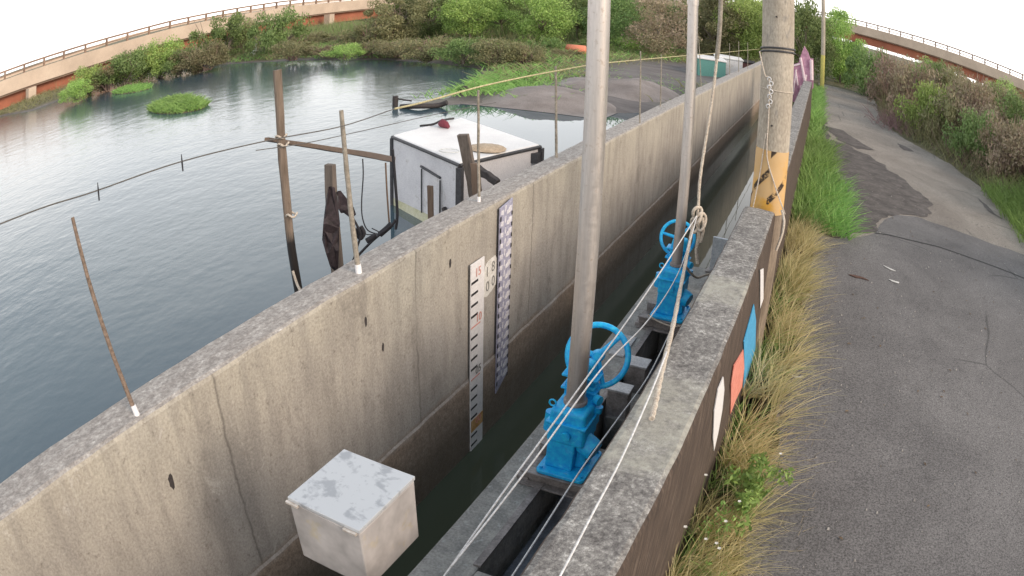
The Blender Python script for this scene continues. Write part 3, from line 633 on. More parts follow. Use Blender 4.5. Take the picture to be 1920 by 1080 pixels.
# ------------------------------------------------------------------ utility poles
pr = empty('utility_pole', (-.47, 6.9, -.3), 'tall concrete utility pole with worn yellow and black band at the parapet end', 'utility pole')
mb = MB(); mb.tube([(0, 0, 0), (0, 0, 2.17)], [.174, .173], 40); mb.build('pole_foot', mottled('stained_pole_foot', (.13, .10, .075), (.26, .21, .16), 6, .9, .2, stretch=(3, 3, .5)), pr)
mb = MB(); mb.tube([(0, 0, 2.17), (0, 0, 2.80)], [.1755, .1735], 48); pb = mb.build('painted_band', PAINT, pr)
mb = MB(); mb.tube([(0, 0, 2.80), (0, 0, 9.5)], [.1715, .150], 48); mb.build('shaft', POLEC, pr)
mb = MB()
for z_ in (3.78, 3.815): mb.tube([(.176*math.cos(t), .176*math.sin(t), z_+.03*math.sin(t*1.0+2.2)) for t in [k*2*math.pi/40 for k in range(41)]], .010, 8, False)
mb.build('wire_strap', TRIM, pr)
mb = MB(); mb.tube([(.173*math.cos(t), .173*math.sin(t), 3.40) for t in [k*2*math.pi/40 for k in range(41)]], .005, 6, False); mb.build('tape_ring', ROPET, pr)
mb = MB()
for (z_, a_) in ((4.35, -1.7), (4.15, -1.62), (3.05, -1.66)): mb.tube([(.15*math.cos(a_), .15*math.sin(a_), z_), (.185*math.cos(a_), .185*math.sin(a_), z_)], .010, 8)
mb.build('step_bolt_holes', BLACKW, pr)
p2 = atz(1541, 166, .4)
p2r = empty('utility_pole', (p2.x, p2.y, .2), 'distant slim pole with yellow foot where the road bends away', 'utility pole')
mb = MB(); mb.tube([(0, 0, 0), (0, 0, 2.3)], [.14, .138], 16); mb.build('painted_band', plain('yellow_foot', (.45, .42, .12), .7), p2r)
mb = MB(); mb.tube([(0, 0, 2.3), (0, 0, 9)], [.136, .11], 16); mb.build('shaft', POLEC, p2r)

# ------------------------------------------------------------------ canes, ropes and wires
def cane(px0, py0, px1, py1, r, mat, label, yy=None, foot=False, x0=None):
    b = atz(px0, py0, 1.95) if x0 is None else Vector(x0); b.x = min(max(b.x, -2.86), -2.66) if x0 is None else b.x
    t = aty(px1, py1, b.y); root = empty('fence_cane', b, label, 'cane', 'canes standing along the top of the flood wall')
    v = t-b; mb = MB(); k = 14
    mb.tube([Vector((0, 0, -.02))+v*(i/k)+Vector((wob((i, px0, 1), .7, .004), 0, 0)) for i in range(k+1)], [r*(1.1-.25*i/k+(.06 if i % 3 == 0 else 0)) for i in range(k+1)], 8)
    mb.build('cane', mat, root)
    if foot: mb = MB(); mb.tube([v*-.01, v*.055], [r*1.3, r*1.25], 12); mb.build('plastic_sleeve', WHITE, root, .002)
    return b, t
cane(258, 780, 135, 400, .0135, REBAR, 'leaning ribbed rod with white plastic foot, nearest on the wall top', foot=True)
cane(673, 512, 640, 201, .017, BAMB, 'grey cane with white foot leaning beside the black plank', foot=True)
cane(898, 380, 897, 165, .012, BAMB, 'straight cane on the wall top in front of the sunken white cabin', foot=True)
cane(1043, 296, 1042, 121, .015, BAMB, 'straight cane on the wall top just left of the thick steel pipe')
for (a, b, c, d, l) in ((1203, 232, 1201, 93, 'thin cane on the wall top, first one right of the thick steel pipe'), (1238, 200, 1240, 100, 'thin cane on the wall top, second one right of the thick steel pipe'), (1308, 162, 1310, 68, 'thin cane on the wall top just right of the thinner steel pipe'),
                        (1368, 140, 1368, 80, 'thin far cane above the white bin, leftmost of three close together'), (1385, 135, 1385, 76, 'thin far cane, middle one of three close together near the pole'), (1402, 130, 1402, 78, 'thin far cane nearest the utility pole')):
    cane(a, b, c, d, .011, BAMB, l)
def rope(name, pts, r, mat, label, cat='rope', group=None, n=8, twist=0, sub=6):
    P_ = []
    pts = [Vector(p) for p in pts]
    for i in range(len(pts)-1):
        p0 = pts[max(i-1, 0)]; p1 = pts[i]; p2_ = pts[i+1]; p3 = pts[min(i+2, len(pts)-1)]
        for k in range(sub):
            t = k/sub; P_.append(.5*((2*p1)+(p2_-p0)*t+(2*p0-5*p1+4*p2_-p3)*t*t+(3*p1-p0-3*p2_+p3)*t**3))
    P_.append(pts[-1])
    rr = [r*(1+(twist*math.sin(i*2.1)) ) for i in range(len(P_))]
    mb = MB(); mb.tube(P_, rr, n); return tag(mb.build(name, mat), label, cat, group)
XRP = -2.75
rope('fence_rope', [atx(*p, XRP) for p in [(-40, 437), (0, 420), (90, 386), (183, 357), (340, 303), (500, 264), (640, 237), (740, 204)]], .0036, LINEG, 'thin dark line strung above the pond along the flood wall', 'line')
rope('fence_rope', [atx(*p, XRP) for p in [(740, 204), (800, 190), (898, 163), (970, 147), (1043, 133), (1120, 120), (1200, 112), (1290, 104), (1350, 99), (1424, 92)]], .0075, ROPEY, 'straw coloured cord strung from the canes to the utility pole', 'cord')
rope('fence_rope', [atx(*p, XRP-.5) for p in [(480, 282), (575, 268), (690, 243), (800, 218), (930, 192)]], .003, LINEG, 'second faint line hanging lower over the pond behind the canes', 'line')
for (a, b, l) in (((183, 342), (186, 376), 'leftmost'), ((340, 289), (343, 321), 'right hand')):
    A_ = atx(*a, XRP); B_ = atx(*b, XRP); mb = MB(); mb.tube([A_, (A_+B_)/2, B_], [.002, .005, .004], 6); tag(mb.build('line_marker', ROPED), l+' of two small pegs hanging on the dark line over the pond', 'peg')
KN = aty(1308, 402, 6.15)
rope('hoist_cord', [aty(830, 1084, 1.7), aty(960, 900, 2.35), aty(1100, 708, 3.3), aty(1215, 545, 4.6), KN], .0048, ROPEW, 'upper white cord running from the foreground to the rope knot', 'cord', None, 6)
rope('hoist_cord', [aty(846, 1062, 1.72), aty(1000, 865, 2.45), aty(1125, 695, 3.3), aty(1217, 598, 4.1), aty(1275, 505, 5.2), KN], .0044, ROPEW, 'lower white cord close beside the first one over the near hoist', 'cord', None, 6)
rope('hoist_cord', [aty(958, 1084, 2.0), aty(1080, 895, 2.9), aty(1155, 790, 3.6), aty(1217, 703, 4.4), aty(1262, 610, 5.6)], .0052, ROPEW, 'white cord crossing the open slot right of the near hoist', 'cord', None, 6)
rope('hoist_cord', [aty(1048, 1084, 1.55), aty(1110, 965, 1.85), aty(1165, 860, 2.2), aty(1225, 725, 2.8), aty(1250, 660, 3.15)], .0042, ROPEW, 'white cord passing over the parapet top to the tan rope', 'cord', None, 6)
rope('tan_rope', [aty(1352, -10, 6.2), aty(1349, 60, 6.2), aty(1344, 110, 6.2)], .021, BAMB, 'pale stick end on which the tan rope hangs', 'stick')
rope('tan_rope', [aty(1344, 110, 6.2), aty(1336, 180, 6.2), aty(1322, 270, 6.2), aty(1312, 340, 6.15), KN, aty(1298, 430, 6.1), aty(1280, 520, 4.9), aty(1262, 610, 3.75), aty(1240, 700, 3.0), aty(1231, 745, 2.82), aty(1222, 785, 2.68)], .0135, ROPET, 'thick tan rope running down from the top past the far hoist', 'rope', None, 8, .12, 10)
kn = empty('rope_knot', KN, 'big tan knot with loops beside the far hoist', 'knot')
mb = MB()
for (ax, r_, rot) in (((.0, -.02, 0), .055, 0), ((.035, 0, -.06), .06, .5), ((-.02, .01, -.10), .05, 1.2)):
    mb.tube([Vector(ax)+Vector((r_*math.cos(t)*.7, .03*math.sin(t*2+rot), r_*1.35*math.sin(t))) for t in [k*math.pi/9 for k in range(19)]], .015, 8, False)
mb.build('loops', ROPET, kn)
mb = MB(); mb.tube([(.02, 0, -.12), (.035, 0, -.22), (.02, .02, -.34), (.05, .02, -.46)], [.016, .02, .017, .02], 8); mb.tube([(.05, 0, -.02), (.07, 0, -.14), (.055, .0, -.25)], .013, 8); mb.build('tails', ROPET, kn)
rope('tan_rope', [aty(1285, 500, 6.0), aty(1305, 520, 6.3), aty(1325, 515, 6.5), aty(1345, 512, 6.7)], .012, ROPET, 'short tan rope end lying on the deck behind the far hoist', 'rope')
rope('tan_rope', [aty(1215, 590, 5.95), aty(1235, 603, 5.95), aty(1262, 612, 5.93), aty(1285, 607, 5.95), aty(1303, 585, 6.1)], .0075, ROPET, 'tan cord looped round the foot of the far hoist', 'rope')
yp = 6.72
rope('pole_rope', [aty(1424, 96, 6.75), aty(1434, 140, yp), aty(1442, 150, yp), aty(1441, 220, yp), aty(1438, 290, yp), aty(1452, 345, yp), aty(1472, 402, 6.68)], .0075, ROPET, 'tan rope hanging down the face of the utility pole', 'rope')
kp = empty('rope_knot', aty(1443, 175, yp), 'knotted pale rope ends hanging on the utility pole', 'knot')
mb = MB()
for i, (dx, dz) in enumerate(((-.01, .14), (.012, .10), (-.006, .06), (.014, .02), (.0, -.03), (.012, -.08), (-.008, -.13))):
    mb.tube([(dx+.018*math.cos(t), -.0-.006*math.sin(t), dz+.020*math.sin(t)) for t in [k*math.pi/5 for k in range(11)]], .007, 6, False)
mb.build('coils', ROPEW, kp)
rope('pole_rope', [aty(1436, 250, yp), aty(1424, 330, 6.74), aty(1412, 388, 6.7)], .006, ROPET, 'thin rope strand at the left of the yellow band', 'rope')
rope('pole_rope', [aty(1466, 395, 6.62), aty(1470, 415, 6.5), aty(1466, 440, 6.45), aty(1455, 470, 6.4)], .014, ROPET, 'frayed rope end hanging off the parapet corner by the pole', 'rope')

# ------------------------------------------------------------------ pond side: posts, cabin, nets
def plank(name, a, b, w0, w1, d, mat, label, cat='post', tip=True):
    a, b = Vector(a), Vector(b); ax = (b-a); L_ = ax.length; z_ = ax.normalized(); x_ = Vector((1, 0, 0)) if abs(z_.z) > .5 else Vector((0, 0, 1)); x_ = (x_-z_*x_.dot(z_)).normalized(); y_ = z_.cross(x_)
    mb = MB(); k = 12; vs = []
    for i in range(k+1):
        t = i/k; w = w0+(w1-w0)*t; c = a+ax*t+x_*wob((t*4, w0*9, L_), 1, w0*.25)
        jj = [1+.15*mnoise.noise(Vector((i*.6, q_, L_))) for q_ in range(4)]
        vs += [c-x_*w*jj[0]-y_*d, c+x_*w*jj[1]-y_*d, c+x_*w*jj[2]+y_*d, c-x_*w*jj[3]+y_*d]
    fs = [(i*4+q_, i*4+(q_+1) % 4, (i+1)*4+(q_+1) % 4, (i+1)*4+q_) for i in range(k) for q_ in range(4)]
    mb.add(vs, fs+[(3, 2, 1, 0), (k*4, k*4+1, k*4+2, k*4+3)])
    o = mb.build(name, mat, None, .006, 2, tuple(a)); return tag(o, label, cat)
pa = aty(559, 548, 4.0); pt = aty(520, 131, 4.0); pa2 = pa+(pa-pt)*1.6
mb = MB(); k = 26; P_ = [pa2.lerp(pt, i/k)+Vector((wob((i*.35, 3, 1), 1, .008), wob((i*.35, 7, 1), 1, .008), 0)) for i in range(k+1)]
mb.tube(P_, [.036*(1+.12*mnoise.noise(Vector((i*.8, 2, 2)))) for i in range(k+1)], 12); lp = tag(mb.build('mooring_post', WOOD, None, 0, 2, tuple(pa2)), 'tall slim leaning timber post in the pond behind the wall', 'post')
mb = MB()
for px, py in ((527, 255), (531, 270), (547, 402)):
    c = aty(px, py, 4.0); mb.tube([c+Vector((.045*math.cos(t), .045*math.sin(t), .012*math.sin(3*t))) for t in [q_*math.pi/8 for q_ in range(17)]], .009, 6, False)
o = mb.build('rope_binding', ROPET); o.parent = lp; o.matrix_parent_inverse = Matrix.Translation(-pa2)
lpr = rope('tan_rope', [aty(549, 508, 3.95), aty(556, 530, 3.93), aty(563, 545, 3.9)], .011, ROPET, 'pale rope end hanging off the foot of the tall slim post', 'rope')
house = empty('sunken_cabin', (-6.3, 11.1, ZW), 'white box cabin with black trim, half sunk and tilted in the pond', 'cabin')
RC = [atz(735, 254, 1.07), atz(862, 307, 1.02), atz(1014, 272, 1.07), atz(865, 221, 1.12)]; 
RB = [Vector((p.x, p.y, -1.2)) for p in RC]
bl = [RB[0], RB[1], RB[2], RB[3]]
cen = sum(RC, Vector())/4
def insh(p, k, dz=0): q_ = cen.lerp(p, k); return Vector((q_.x, q_.y, p.z+dz))
def hp(mb, name, mat, bv=0, par=None):
    o = mb.build(name, mat, None, bv); o.parent = par or house; o.matrix_parent_inverse = Matrix.Translation(-Vector(house.location)); return o
mb = MB(); mb.hull8([Vector((insh(p, .985).x, insh(p, .985).y, -1.2)) for p in RC], [insh(p, .985, -.03) for p in RC]); hp(mb, 'walls', FRP)
mb = MB(); mb.hull8([insh(p, .995, -.028) for p in RC], [insh(p, .97, .012) for p in RC]); hp(mb, 'roof', FRPTOP, .01)
mb = MB()
for i in (0, 1, 2): 
    a, b = insh(RC[i], 1.0, -.03), insh(RC[(i+1) % 4], 1.0, -.03)
    if i < 2: mb.tube([a, b], .030, 6)
mb.tube([insh(RC[2], 1.0, -.02), insh(RC[3], 1.0, -.02)], .016, 6); mb.tube([insh(RC[3], 1.0, -.02), insh(RC[0], 1.0, -.02)], .016, 6)
hp(mb, 'roof_trim', TRIM)
mb = MB(); a = insh(RC[1], 1.0, -.06); mb.box((a.x-.045, a.y-.045, -.9), (a.x+.055, a.y+.045, a.z)); a = insh(RC[0], 1.0, 0); mb.box((a.x-.03, a.y-.03, -.9), (a.x+.03, a.y+.03, a.z-.05)); a = insh(RC[2], 1.0, 0); mb.box((a.x-.04, a.y-.04, .35), (a.x+.05, a.y+.05, a.z-.05)); mb.box((a.x-.18, a.y-.2, .78), (a.x+.03, a.y-.05, .95)); hp(mb, 'corner_trim', TRIM, .005)
d01 = (RC[1]-RC[0]); d01.z = 0; n01 = Vector((d01.y, -d01.x, 0)).normalized(); 
if n01.y > 0: n01 = -n01
mb = MB(); A_ = insh(RC[0], .985)+n01*.004; B_ = insh(RC[1], .985)+n01*.004
mb.add([Vector((A_.x, A_.y, -.7)), Vector((B_.x, B_.y, -.7)), Vector((B_.x, B_.y, -.06)), Vector((A_.x, A_.y, -.12))], [(0, 1, 2, 3)]); hp(mb, 'algae_band', ALGAE)
def fp(t, z, o_=.02): q_ = A_.lerp(B_, t)+n01*o_; return Vector((q_.x, q_.y, z))
mb = MB(); mb.tube([fp(.48, .72), fp(.76, .66)], .022, 6); mb.tube([fp(.49, .68), fp(.49, -.1)], .012, 6); mb.tube([fp(.76, .62), fp(.76, -.1)], .014, 6); dr = hp(mb, 'hatch_frame', TRIM)
mb = MB(); mb.tube([fp(.50, .68, .03), fp(.50, .52, .03)], .04, 8); mb.tube([fp(.74, .35, .04), fp(.74, .2, .04)], .03, 8); hp(mb, 'hatch_hinge', BLACKW, 0, dr)
mb = MB(); mb.tube([fp(.84, .2, .05), fp(.97, -.02, .1)], .045, 8); hp(mb, 'fender', BLACKW)
# things on the cabin roof
c = atz(914, 279, 1.075); mb = MB(); k = 26
ring = [(.33*math.cos(2*math.pi*i/k)*(1+.08*math.sin(5*i)), .27*math.sin(2*math.pi*i/k)*(1+.06*math.sin(3*i))) for i in range(k)]
mb.add([(x*1.0, y, .0) for x, y in ring]+[(x*.8, y*.8, .045) for x, y in ring]+[(0, 0, .05)], [(i, (i+1) % k, k+(i+1) % k, k+i) for i in range(k)]+[(k+i, k+(i+1) % k, 2*k) for i in range(k)], True)
tag(mb.build('straw_mat', SAND, None, 0, 2, None), 'round tan mat lying near the front edge of the cabin roof', 'mat').location = c+Vector((0, 0, .0))
c = atz(842, 284, 1.07); mb = MB(); mb.tube([(.17*math.cos(t), .13*math.sin(t), .012) for t in [q_*math.pi/12 for q_ in range(25)]], .008, 6, False); tag(mb.build('hose_ring', plain('pale_hose', (.55, .57, .55), .5)), 'thin pale ring of hose lying on the cabin roof', 'hose').location = c
c = atz(832, 240, 1.10); bg = empty('cloth_bundle', c, 'maroon cloth bundle left on the back of the cabin roof', 'bundle'); mb = MB()
mb.tube([(-.10, .0, .05), (-.04, .02, .09), (.05, -.02, .075), (.13, -.03, .03)], [.045, .085, .07, .03], 12); mb.build('cloth', MAROON, bg); mb = MB(); mb.tube([(-.15, .06, .03), (-.1, .02, .07)], [.03, .04], 8); mb.build('white_lining', WHITE, bg)
rope('driftwood_branch', [atz(788, 236, 1.08), atz(812, 233, 1.14), atz(828, 226, 1.2), atz(850, 222, 1.14)], .022, BLACKW, 'dark crooked branch across the back edge of the cabin roof', 'branch')
# pole from post to cabin
plank('cross_pole', aty(500, 261, 3.98), aty(739, 299, 9.6), .016, .05, .022, WOODB, 'dark pole reaching from the slim post to the white cabin', 'pole')
nb = atd(640, 505, 6.4)
pk = plank('mooring_plank', Vector((nb.x, nb.y, -.6)), atd(619, 308, 6.4), .085, .05, .03, WOODW, 'thick dark wet plank standing in the pond, hung with old net', 'post')
nr = random.Random(8)
def scrap(pix, dist, mat, name, label, par=None):
    pts = [atd(px, py, dist+nr.uniform(-.06, .06)) for px, py in pix]; n_ = len(pts); mb = MB(); off = Vector((.02, .02, 0)); c_ = sum(pts, Vector())/n_
    fr_ = [p+off for p in pts]; mb.add(pts+fr_+[c_-off*2, c_+off*3], [(i, (i+1) % n_, 2*n_) for i in range(n_)]+[(n_+(i+1) % n_, n_+i, 2*n_+1) for i in range(n_)]+[(i, n_+i, n_+(i+1) % n_, (i+1) % n_) for i in range(n_)])
    return tag(mb.build(name, mat), label, 'net')
scrap([(616, 350), (610, 385), (606, 420), (604, 450), (611, 475), (619, 500), (628, 508), (630, 470), (626, 440), (632, 420), (628, 385), (622, 352)], 6.25, NET, 'net_scrap', 'dark wet net draped down the thick plank')
scrap([(633, 358), (650, 385), (662, 403), (656, 408), (646, 394), (639, 400), (636, 385)], 6.28, NET, 'net_scrap', 'reddish net strip hanging off the right side of the plank')
def netline(pix, dist, r, label, mat=ROPED, z=None):
    rope('net_line', [atd(px, py, dist) for px, py in pix], r, mat, label, 'net line', 'dark net lines beside the cabin', 6)
netline([(632, 360), (645, 385), (658, 404), (668, 420), (676, 440), (670, 462), (662, 488), (650, 500)], 6.35, .011, 'dark strand curving off the plank past the cane foot')
netline([(676, 425), (682, 437), (676, 447), (671, 440), (668, 428)], 6.4, .022, 'dark lump of net tied at the cane')
netline([(660, 492), (680, 470), (700, 450), (722, 432), (735, 422), (742, 412)], 7.2, .015, 'heavy dark float line just behind the wall top')
netline([(687, 452), (697, 446), (706, 441)], 7.1, .03, 'dark clot of net on the float line'); netline([(712, 440), (726, 428), (734, 420)], 7.3, .034, 'larger dark clot of net nearest the cabin')
netline([(723, 305), (725, 350), (728, 395), (730, 420)], 7.8, .010, 'hanging line below the cross pole next to the cabin', WOODB)
netline([(680, 298), (681, 330), (678, 380), (680, 410), (690, 432), (712, 440)], 7.4, .007, 'thin drooping line below the middle of the cross pole')
netline([(736, 280), (741, 340), (745, 400), (742, 430)], 9.3, .02, 'dark strip hanging down the cabin corner')
netline([(697, 428), (712, 437), (690, 440), (683, 436)], 7.3, .006, 'thin loose strand above the float line')
plank('stake', atz(812, 402, .1)+Vector((0, 0, -1.2)), aty(806, 348, atz(812, 402, .1).y), .055, .05, .02, WOODB, 'short brown board standing in front of the cabin hatch')
b_ = atd(925, 372, 7.6); plank('leaning_board', b_-Vector((0, 0, .8)), atd(867, 252, 7.4), .075, .06, .025, WOODW, 'long grey board leaning across the cabin corner', 'board')
plank('leaning_board', atd(893, 315, 7.3), atd(934, 343, 7.1), .04, .035, .03, BLACKW, 'short dark board crossing the leaning grey board', 'board')
plank('leaning_board', atd(905, 365, 7.2)-Vector((0, 0, .5)), atd(890, 305, 7.3), .05, .04, .03, WOODB, 'brown board standing behind the cane at the cabin corner', 'board')
# far stakes and twigs at the spit
c = atz(741, 200, ZW); mb = MB(); mb.tube([c+Vector((0, 0, -.3)), c+Vector((0, 0, .38))], .10, 8); mb.tube([c+Vector((-.1, 0, .3)), c+Vector((.6, .1, .22))], .03, 6); tag(mb.build('stump', BLACKW), 'black stump standing in the water off the tip of the spit', 'stump')
rope('driftwood_branch', [atz(752, 200, ZW+.05), atz(785, 199, ZW+.12), atz(820, 198, ZW+.08), atz(838, 192, ZW+.2)], .09, BLACKW, 'dark drift branch lying along the tip of the mud spit', 'branch')
rope('driftwood_branch', [atz(862, 168, ZW+.1), atz(870, 165, ZW+.4), atz(878, 168, ZW+.2)], .10, BLACKW, 'dark chunk of driftwood where the grass meets the spit', 'branch')

# ------------------------------------------------------------------ foliage
def leaves(rng, C, R, n, size, flat=.9, up=0.0):
    """n leaf quads scattered through ellipsoidal clumps with centres C and radii R"""
    k = rng.integers(0, len(C), n); d = rng.normal(size=(n, 3)); d /= np.linalg.norm(d, axis=1)[:, None]
    p = C[k]+d*R[k]*(rng.random((n, 1))**.38)
    a = rng.normal(size=(n, 3)); a[:, 2] += up; a /= np.linalg.norm(a, axis=1)[:, None]
    b = np.cross(a, rng.normal(size=(n, 3))); b /= np.linalg.norm(b, axis=1)[:, None]
    s = size*(.55+.9*rng.random((n, 1))); A = a*s; B = b*s*.42
    V = np.stack([p-A, p+B, p+A, p-B], 1).reshape(-1, 3); F = np.arange(n*4).reshape(-1, 4); return V, F
def crown_pts(rng, w, d, h, z0, nc, rr):
    C = []
    while len(C) < nc:
        q_ = rng.uniform(-1, 1, 3)
        if q_@q_ < 1: C.append((q_[0]*w*(1-.25*max(0, q_[2])), q_[1]*d, z0+h*(.5+.5*q_[2])))
    C = np.array(C); R = np.array([[rr, rr, rr*.75]])*(.5+.9*rng.random((nc, 1))); return C, R
PROTO = {}
def shrub_mesh(key, mat, seed, w, d, h, n, size, twigs=0, nc=16, rr=.38, up=0, z0=.05):
    rng = np.random.default_rng(seed); C, R = crown_pts(rng, w, d, h, z0, nc, rr); V, F = leaves(rng, C, R, n, size, up=up)
    o = rawmesh('foliage', V, F, mat); me = o.data; bpy.data.objects.remove(o)
    mb = MB(); r_ = random.Random(seed)
    for i in range(twigs or 6):
        c_ = C[i % len(C)]; mb.tube([(r_.uniform(-.15, .15)*w, r_.uniform(-.15, .15)*d, -.15), (c_[0]*.5+r_.uniform(-.1, .1), c_[1]*.5, c_[2]*.5), tuple(c_)], [.035*h, .022*h, .006*h], 5)
        for j in range(2): mb.tube([(c_[0]*.5, c_[1]*.5, c_[2]*.5), (c_[0]*.5+r_.uniform(-.5, .5)*w, c_[1]*.5+r_.uniform(-.4, .4)*d, min(h*1.05, c_[2]+r_.uniform(.1, .5)*h))], [.014*h, .004*h], 4)
    o = mb.build('stems', TWIG if twigs > 8 else TRUNK); sm_ = o.data; bpy.data.objects.remove(o)
    PROTO[key] = (me, sm_)
for key, mat, tw in (('green', L_GREEN, 0), ('bright', L_BRIGHT, 0), ('dry', L_DRY, 14), ('russet', L_RED, 26)):
    for v_ in range(2): shrub_mesh(key+str(v_), mat, 11+v_+len(key), 1, 1, 1, 6500 if key != 'russet' else 4200, .036, tw, 30, .30, z0=-.05)
def shrub(key, loc, w, h, label, cat='shrub', group=None, d=None, rz=None, name='shrub'):
    r_ = random.Random(int(loc[0]*97+loc[1]*31)); fm, sm_ = PROTO[key]
    root = empty(name, loc, label, cat, group, r_.uniform(0, 6.28) if rz is None else rz); root.scale = (w/2, (d or w)/2, h)
    for nme, me in (('foliage', fm), ('stems', sm_)):
        o = bpy.data.objects.new(nme, me); COL.objects.link(o); o.parent = root
    return root
def shrub_px(key, px, py, wpx, hpx, label, z=.1, dist=None, **kw):
    p = atz(px, py, z) if dist is None else atd(px, py, dist)
    if dist is not None: p.z = z
    D_ = math.hypot(p.x, p.y); e = .5*wpx; a_ = ray(px-e, py); b_ = ray(px+e, py)
    w = D_*abs(math.atan2(a_.x, a_.y)-math.atan2(b_.x, b_.y)); t_ = ray(px, py-hpx); top = CZ+t_.z*D_/math.hypot(t_.x, t_.y)
    return shrub(key, p, w, max(.3, top-z), label, **kw)
KD = dict(green='dark green', bright='light yellow green', dry='dull olive', russet='reddish brown twiggy')
GF = 'shrubs along the far bank of the pond'
for a in [('bright0', 165, 172, 90, 50, 'yellowish shrub at the left end of the far bank'), ('green1', 235, 155, 110, 62, 'low dark shrub on the far bank behind the smaller weed islet'),
          ('bright1', 300, 138, 110, 62, 'light green shrub on the far bank above the larger weed islet'), ('dry0', 370, 128, 110, 50, 'brownish shrub on the far bank left of the white heron'),
          ('green0', 415, 108, 130, 78, 'large dark shrub rising in front of the bridge'), ('dry1', 450, 98, 70, 62, 'brown leafed shrub behind the white heron'),
          ('green1', 515, 100, 115, 84, 'tall rounded shrub in front of the bridge right of the heron'), ('dry0', 590, 82, 90, 25, 'low dry shrub at the foot of the red girder'),
          ('bright0', 648, 107, 80, 26, 'small bright green clump at the water edge of the far bank'), ('dry1', 700, 84, 130, 44, 'sprawling dull shrub on the bank under the bridge end')]:
    shrub_px(*a, group=None)
for i, a in enumerate([('dry0', 800, 108, 120, 42), ('green1', 870, 113, 110, 44), ('dry1', 930, 116, 120, 46), ('dry0', 985, 118, 90, 40), ('green0', 1025, 100, 80, 30)]):
    shrub_px(*a, label=['leftmost scrubby shrub on the low mound behind the pond corner', 'greener scrubby shrub on the mound behind the pond corner', 'wide dull shrub in the middle of the mound behind the pond corner', 'right hand dull shrub on the mound above the water corner', 'small green shrub left of the orange tank'][i])
for i, (px, py, w, h, k) in enumerate([(140, 186, 70, 34, 'bright1'), (200, 163, 90, 44, 'dry0'), (265, 146, 90, 48, 'bright0'), (335, 133, 90, 44, 'green1'), (390, 125, 80, 40, 'dry1'), (550, 108, 90, 34, 'dry1'),
         (610, 104, 80, 22, 'dry0'), (690, 100, 90, 24, 'dry1'), (745, 102, 90, 28, 'dry0'), (560, 88, 90, 24, 'dry1'), (640, 82, 90, 18, 'dry0')]):
    shrub_px(k, px, py, w, h, KD[k[:-1]]+' low shrub filling the growth along the far bank of the pond', group=GF)
# larger trees behind
def tree_mesh(seed, n, size, nc=46, bare=0):
    rng = np.random.default_rng(seed); r_ = random.Random(seed)
    C, R = crown_pts(rng, .52, .52, .92, .08, nc, .17); V, F = leaves(rng, C, R, n, size)
    mb = MB(); fork = (r_.uniform(-.03, .03), 0, .28); mb.tube([(0, 0, -.05), (.01, 0, .12), fork], [.028, .022, .018], 8)
    for i in range(12):
        c_ = C[i]; m_ = [(fork[j]+c_[j])/2+r_.uniform(-.03, .03) for j in range(3)]; mb.tube([fork, m_, tuple(c_)], [.014, .009, .003], 5)
        for q_ in range(2): mb.tube([m_, (m_[0]+r_.uniform(-.2, .2), m_[1]+r_.uniform(-.2, .2), m_[2]+r_.uniform(.02, .2))], [.006, .002], 4)
    return V, F, mb
def tree(px, py, wpx, hpx, mat, seed, label, z=.1, n=17000, size=.0165, dist=None):
    p = atz(px, py, z) if dist is None else atd(px, py, dist); p.z = z
    D_ = math.hypot(p.x, p.y); a_ = ray(px-wpx/2, py); b_ = ray(px+wpx/2, py); w = D_*abs(math.atan2(a_.x, a_.y)-math.atan2(b_.x, b_.y))
    t_ = ray(px, py-hpx); h = CZ+t_.z*D_/math.hypot(t_.x, t_.y)-z
    root = empty('tree', p, label, 'tree'); V, F, mb = tree_mesh(seed, n, size)
    V = V*np.array([w, w, h]); 
    o = rawmesh('crown', V, F, mat, root); mb.v = [(x*w, y*w, zz*h) for x, y, zz in mb.v]; mb.build('trunk', TRUNK, root)
for i, (px, w, k) in enumerate([(770, 150, 'dry0'), (840, 150, 'green1'), (915, 150, 'bright0'), (980, 150, 'green0'), (1055, 150, 'bright1'), (1130, 150, 'green1'), (1200, 150, 'dry1'), (1290, 150, 'green0'), (1365, 150, 'dry0'), (1430, 140, 'bright0'), (1495, 110, 'green1')]):
    shrub_px(k, px, 70, w, 84, KD[k[:-1]]+' big bush in the mass behind the far trees', z=.1, dist=64, group='big bushes behind the far trees')
tree(745, 82, 120, 100, L_DRY, 1, 'dull olive tree where the bridge disappears behind the growth', dist=52)
tree(800, 85, 130, 103, L_GREEN, 2, 'mid green tree just right of the bridge end', dist=54)
tree(880, 80, 130, 98, L_BRIGHT, 3, 'light green tree left of the brightest tree behind the mound', dist=50)
tree(940, 84, 120, 102, L_GREEN, 4, 'darker green tree between two bright ones behind the mound', dist=56)
tree(1015, 82, 130, 100, L_BRIGHT, 5, 'brightest yellow green tree left of the thick steel pipe', dist=48)
tree(1080, 85, 110, 103, L_GREEN, 6, 'green tree partly behind the thick steel pipe', dist=55)
tree(1160, 92, 130, 110, L_GREEN, 7, 'dark tree between the two steel pipes, left one', dist=50)
tree(1235, 90, 140, 108, L_RED, 8, 'brown leafed tree with bare pale trunk left of the thin pipe', dist=46, n=8000)
tree(1335, 95, 130, 113, L_DRY, 9, 'olive tree right of the thin steel pipe', dist=52)
tree(1400, 96, 120, 114, L_BRIGHT, 10, 'bright green tree just left of the utility pole', dist=52)
tree(1510, 130, 100, 115, L_GREEN, 12, 'green tree behind the pink painted wall', dist=48)
tree(1575, 130, 90, 105, L_BRIGHT, 13, 'light green tree behind the distant slim pole', dist=52)
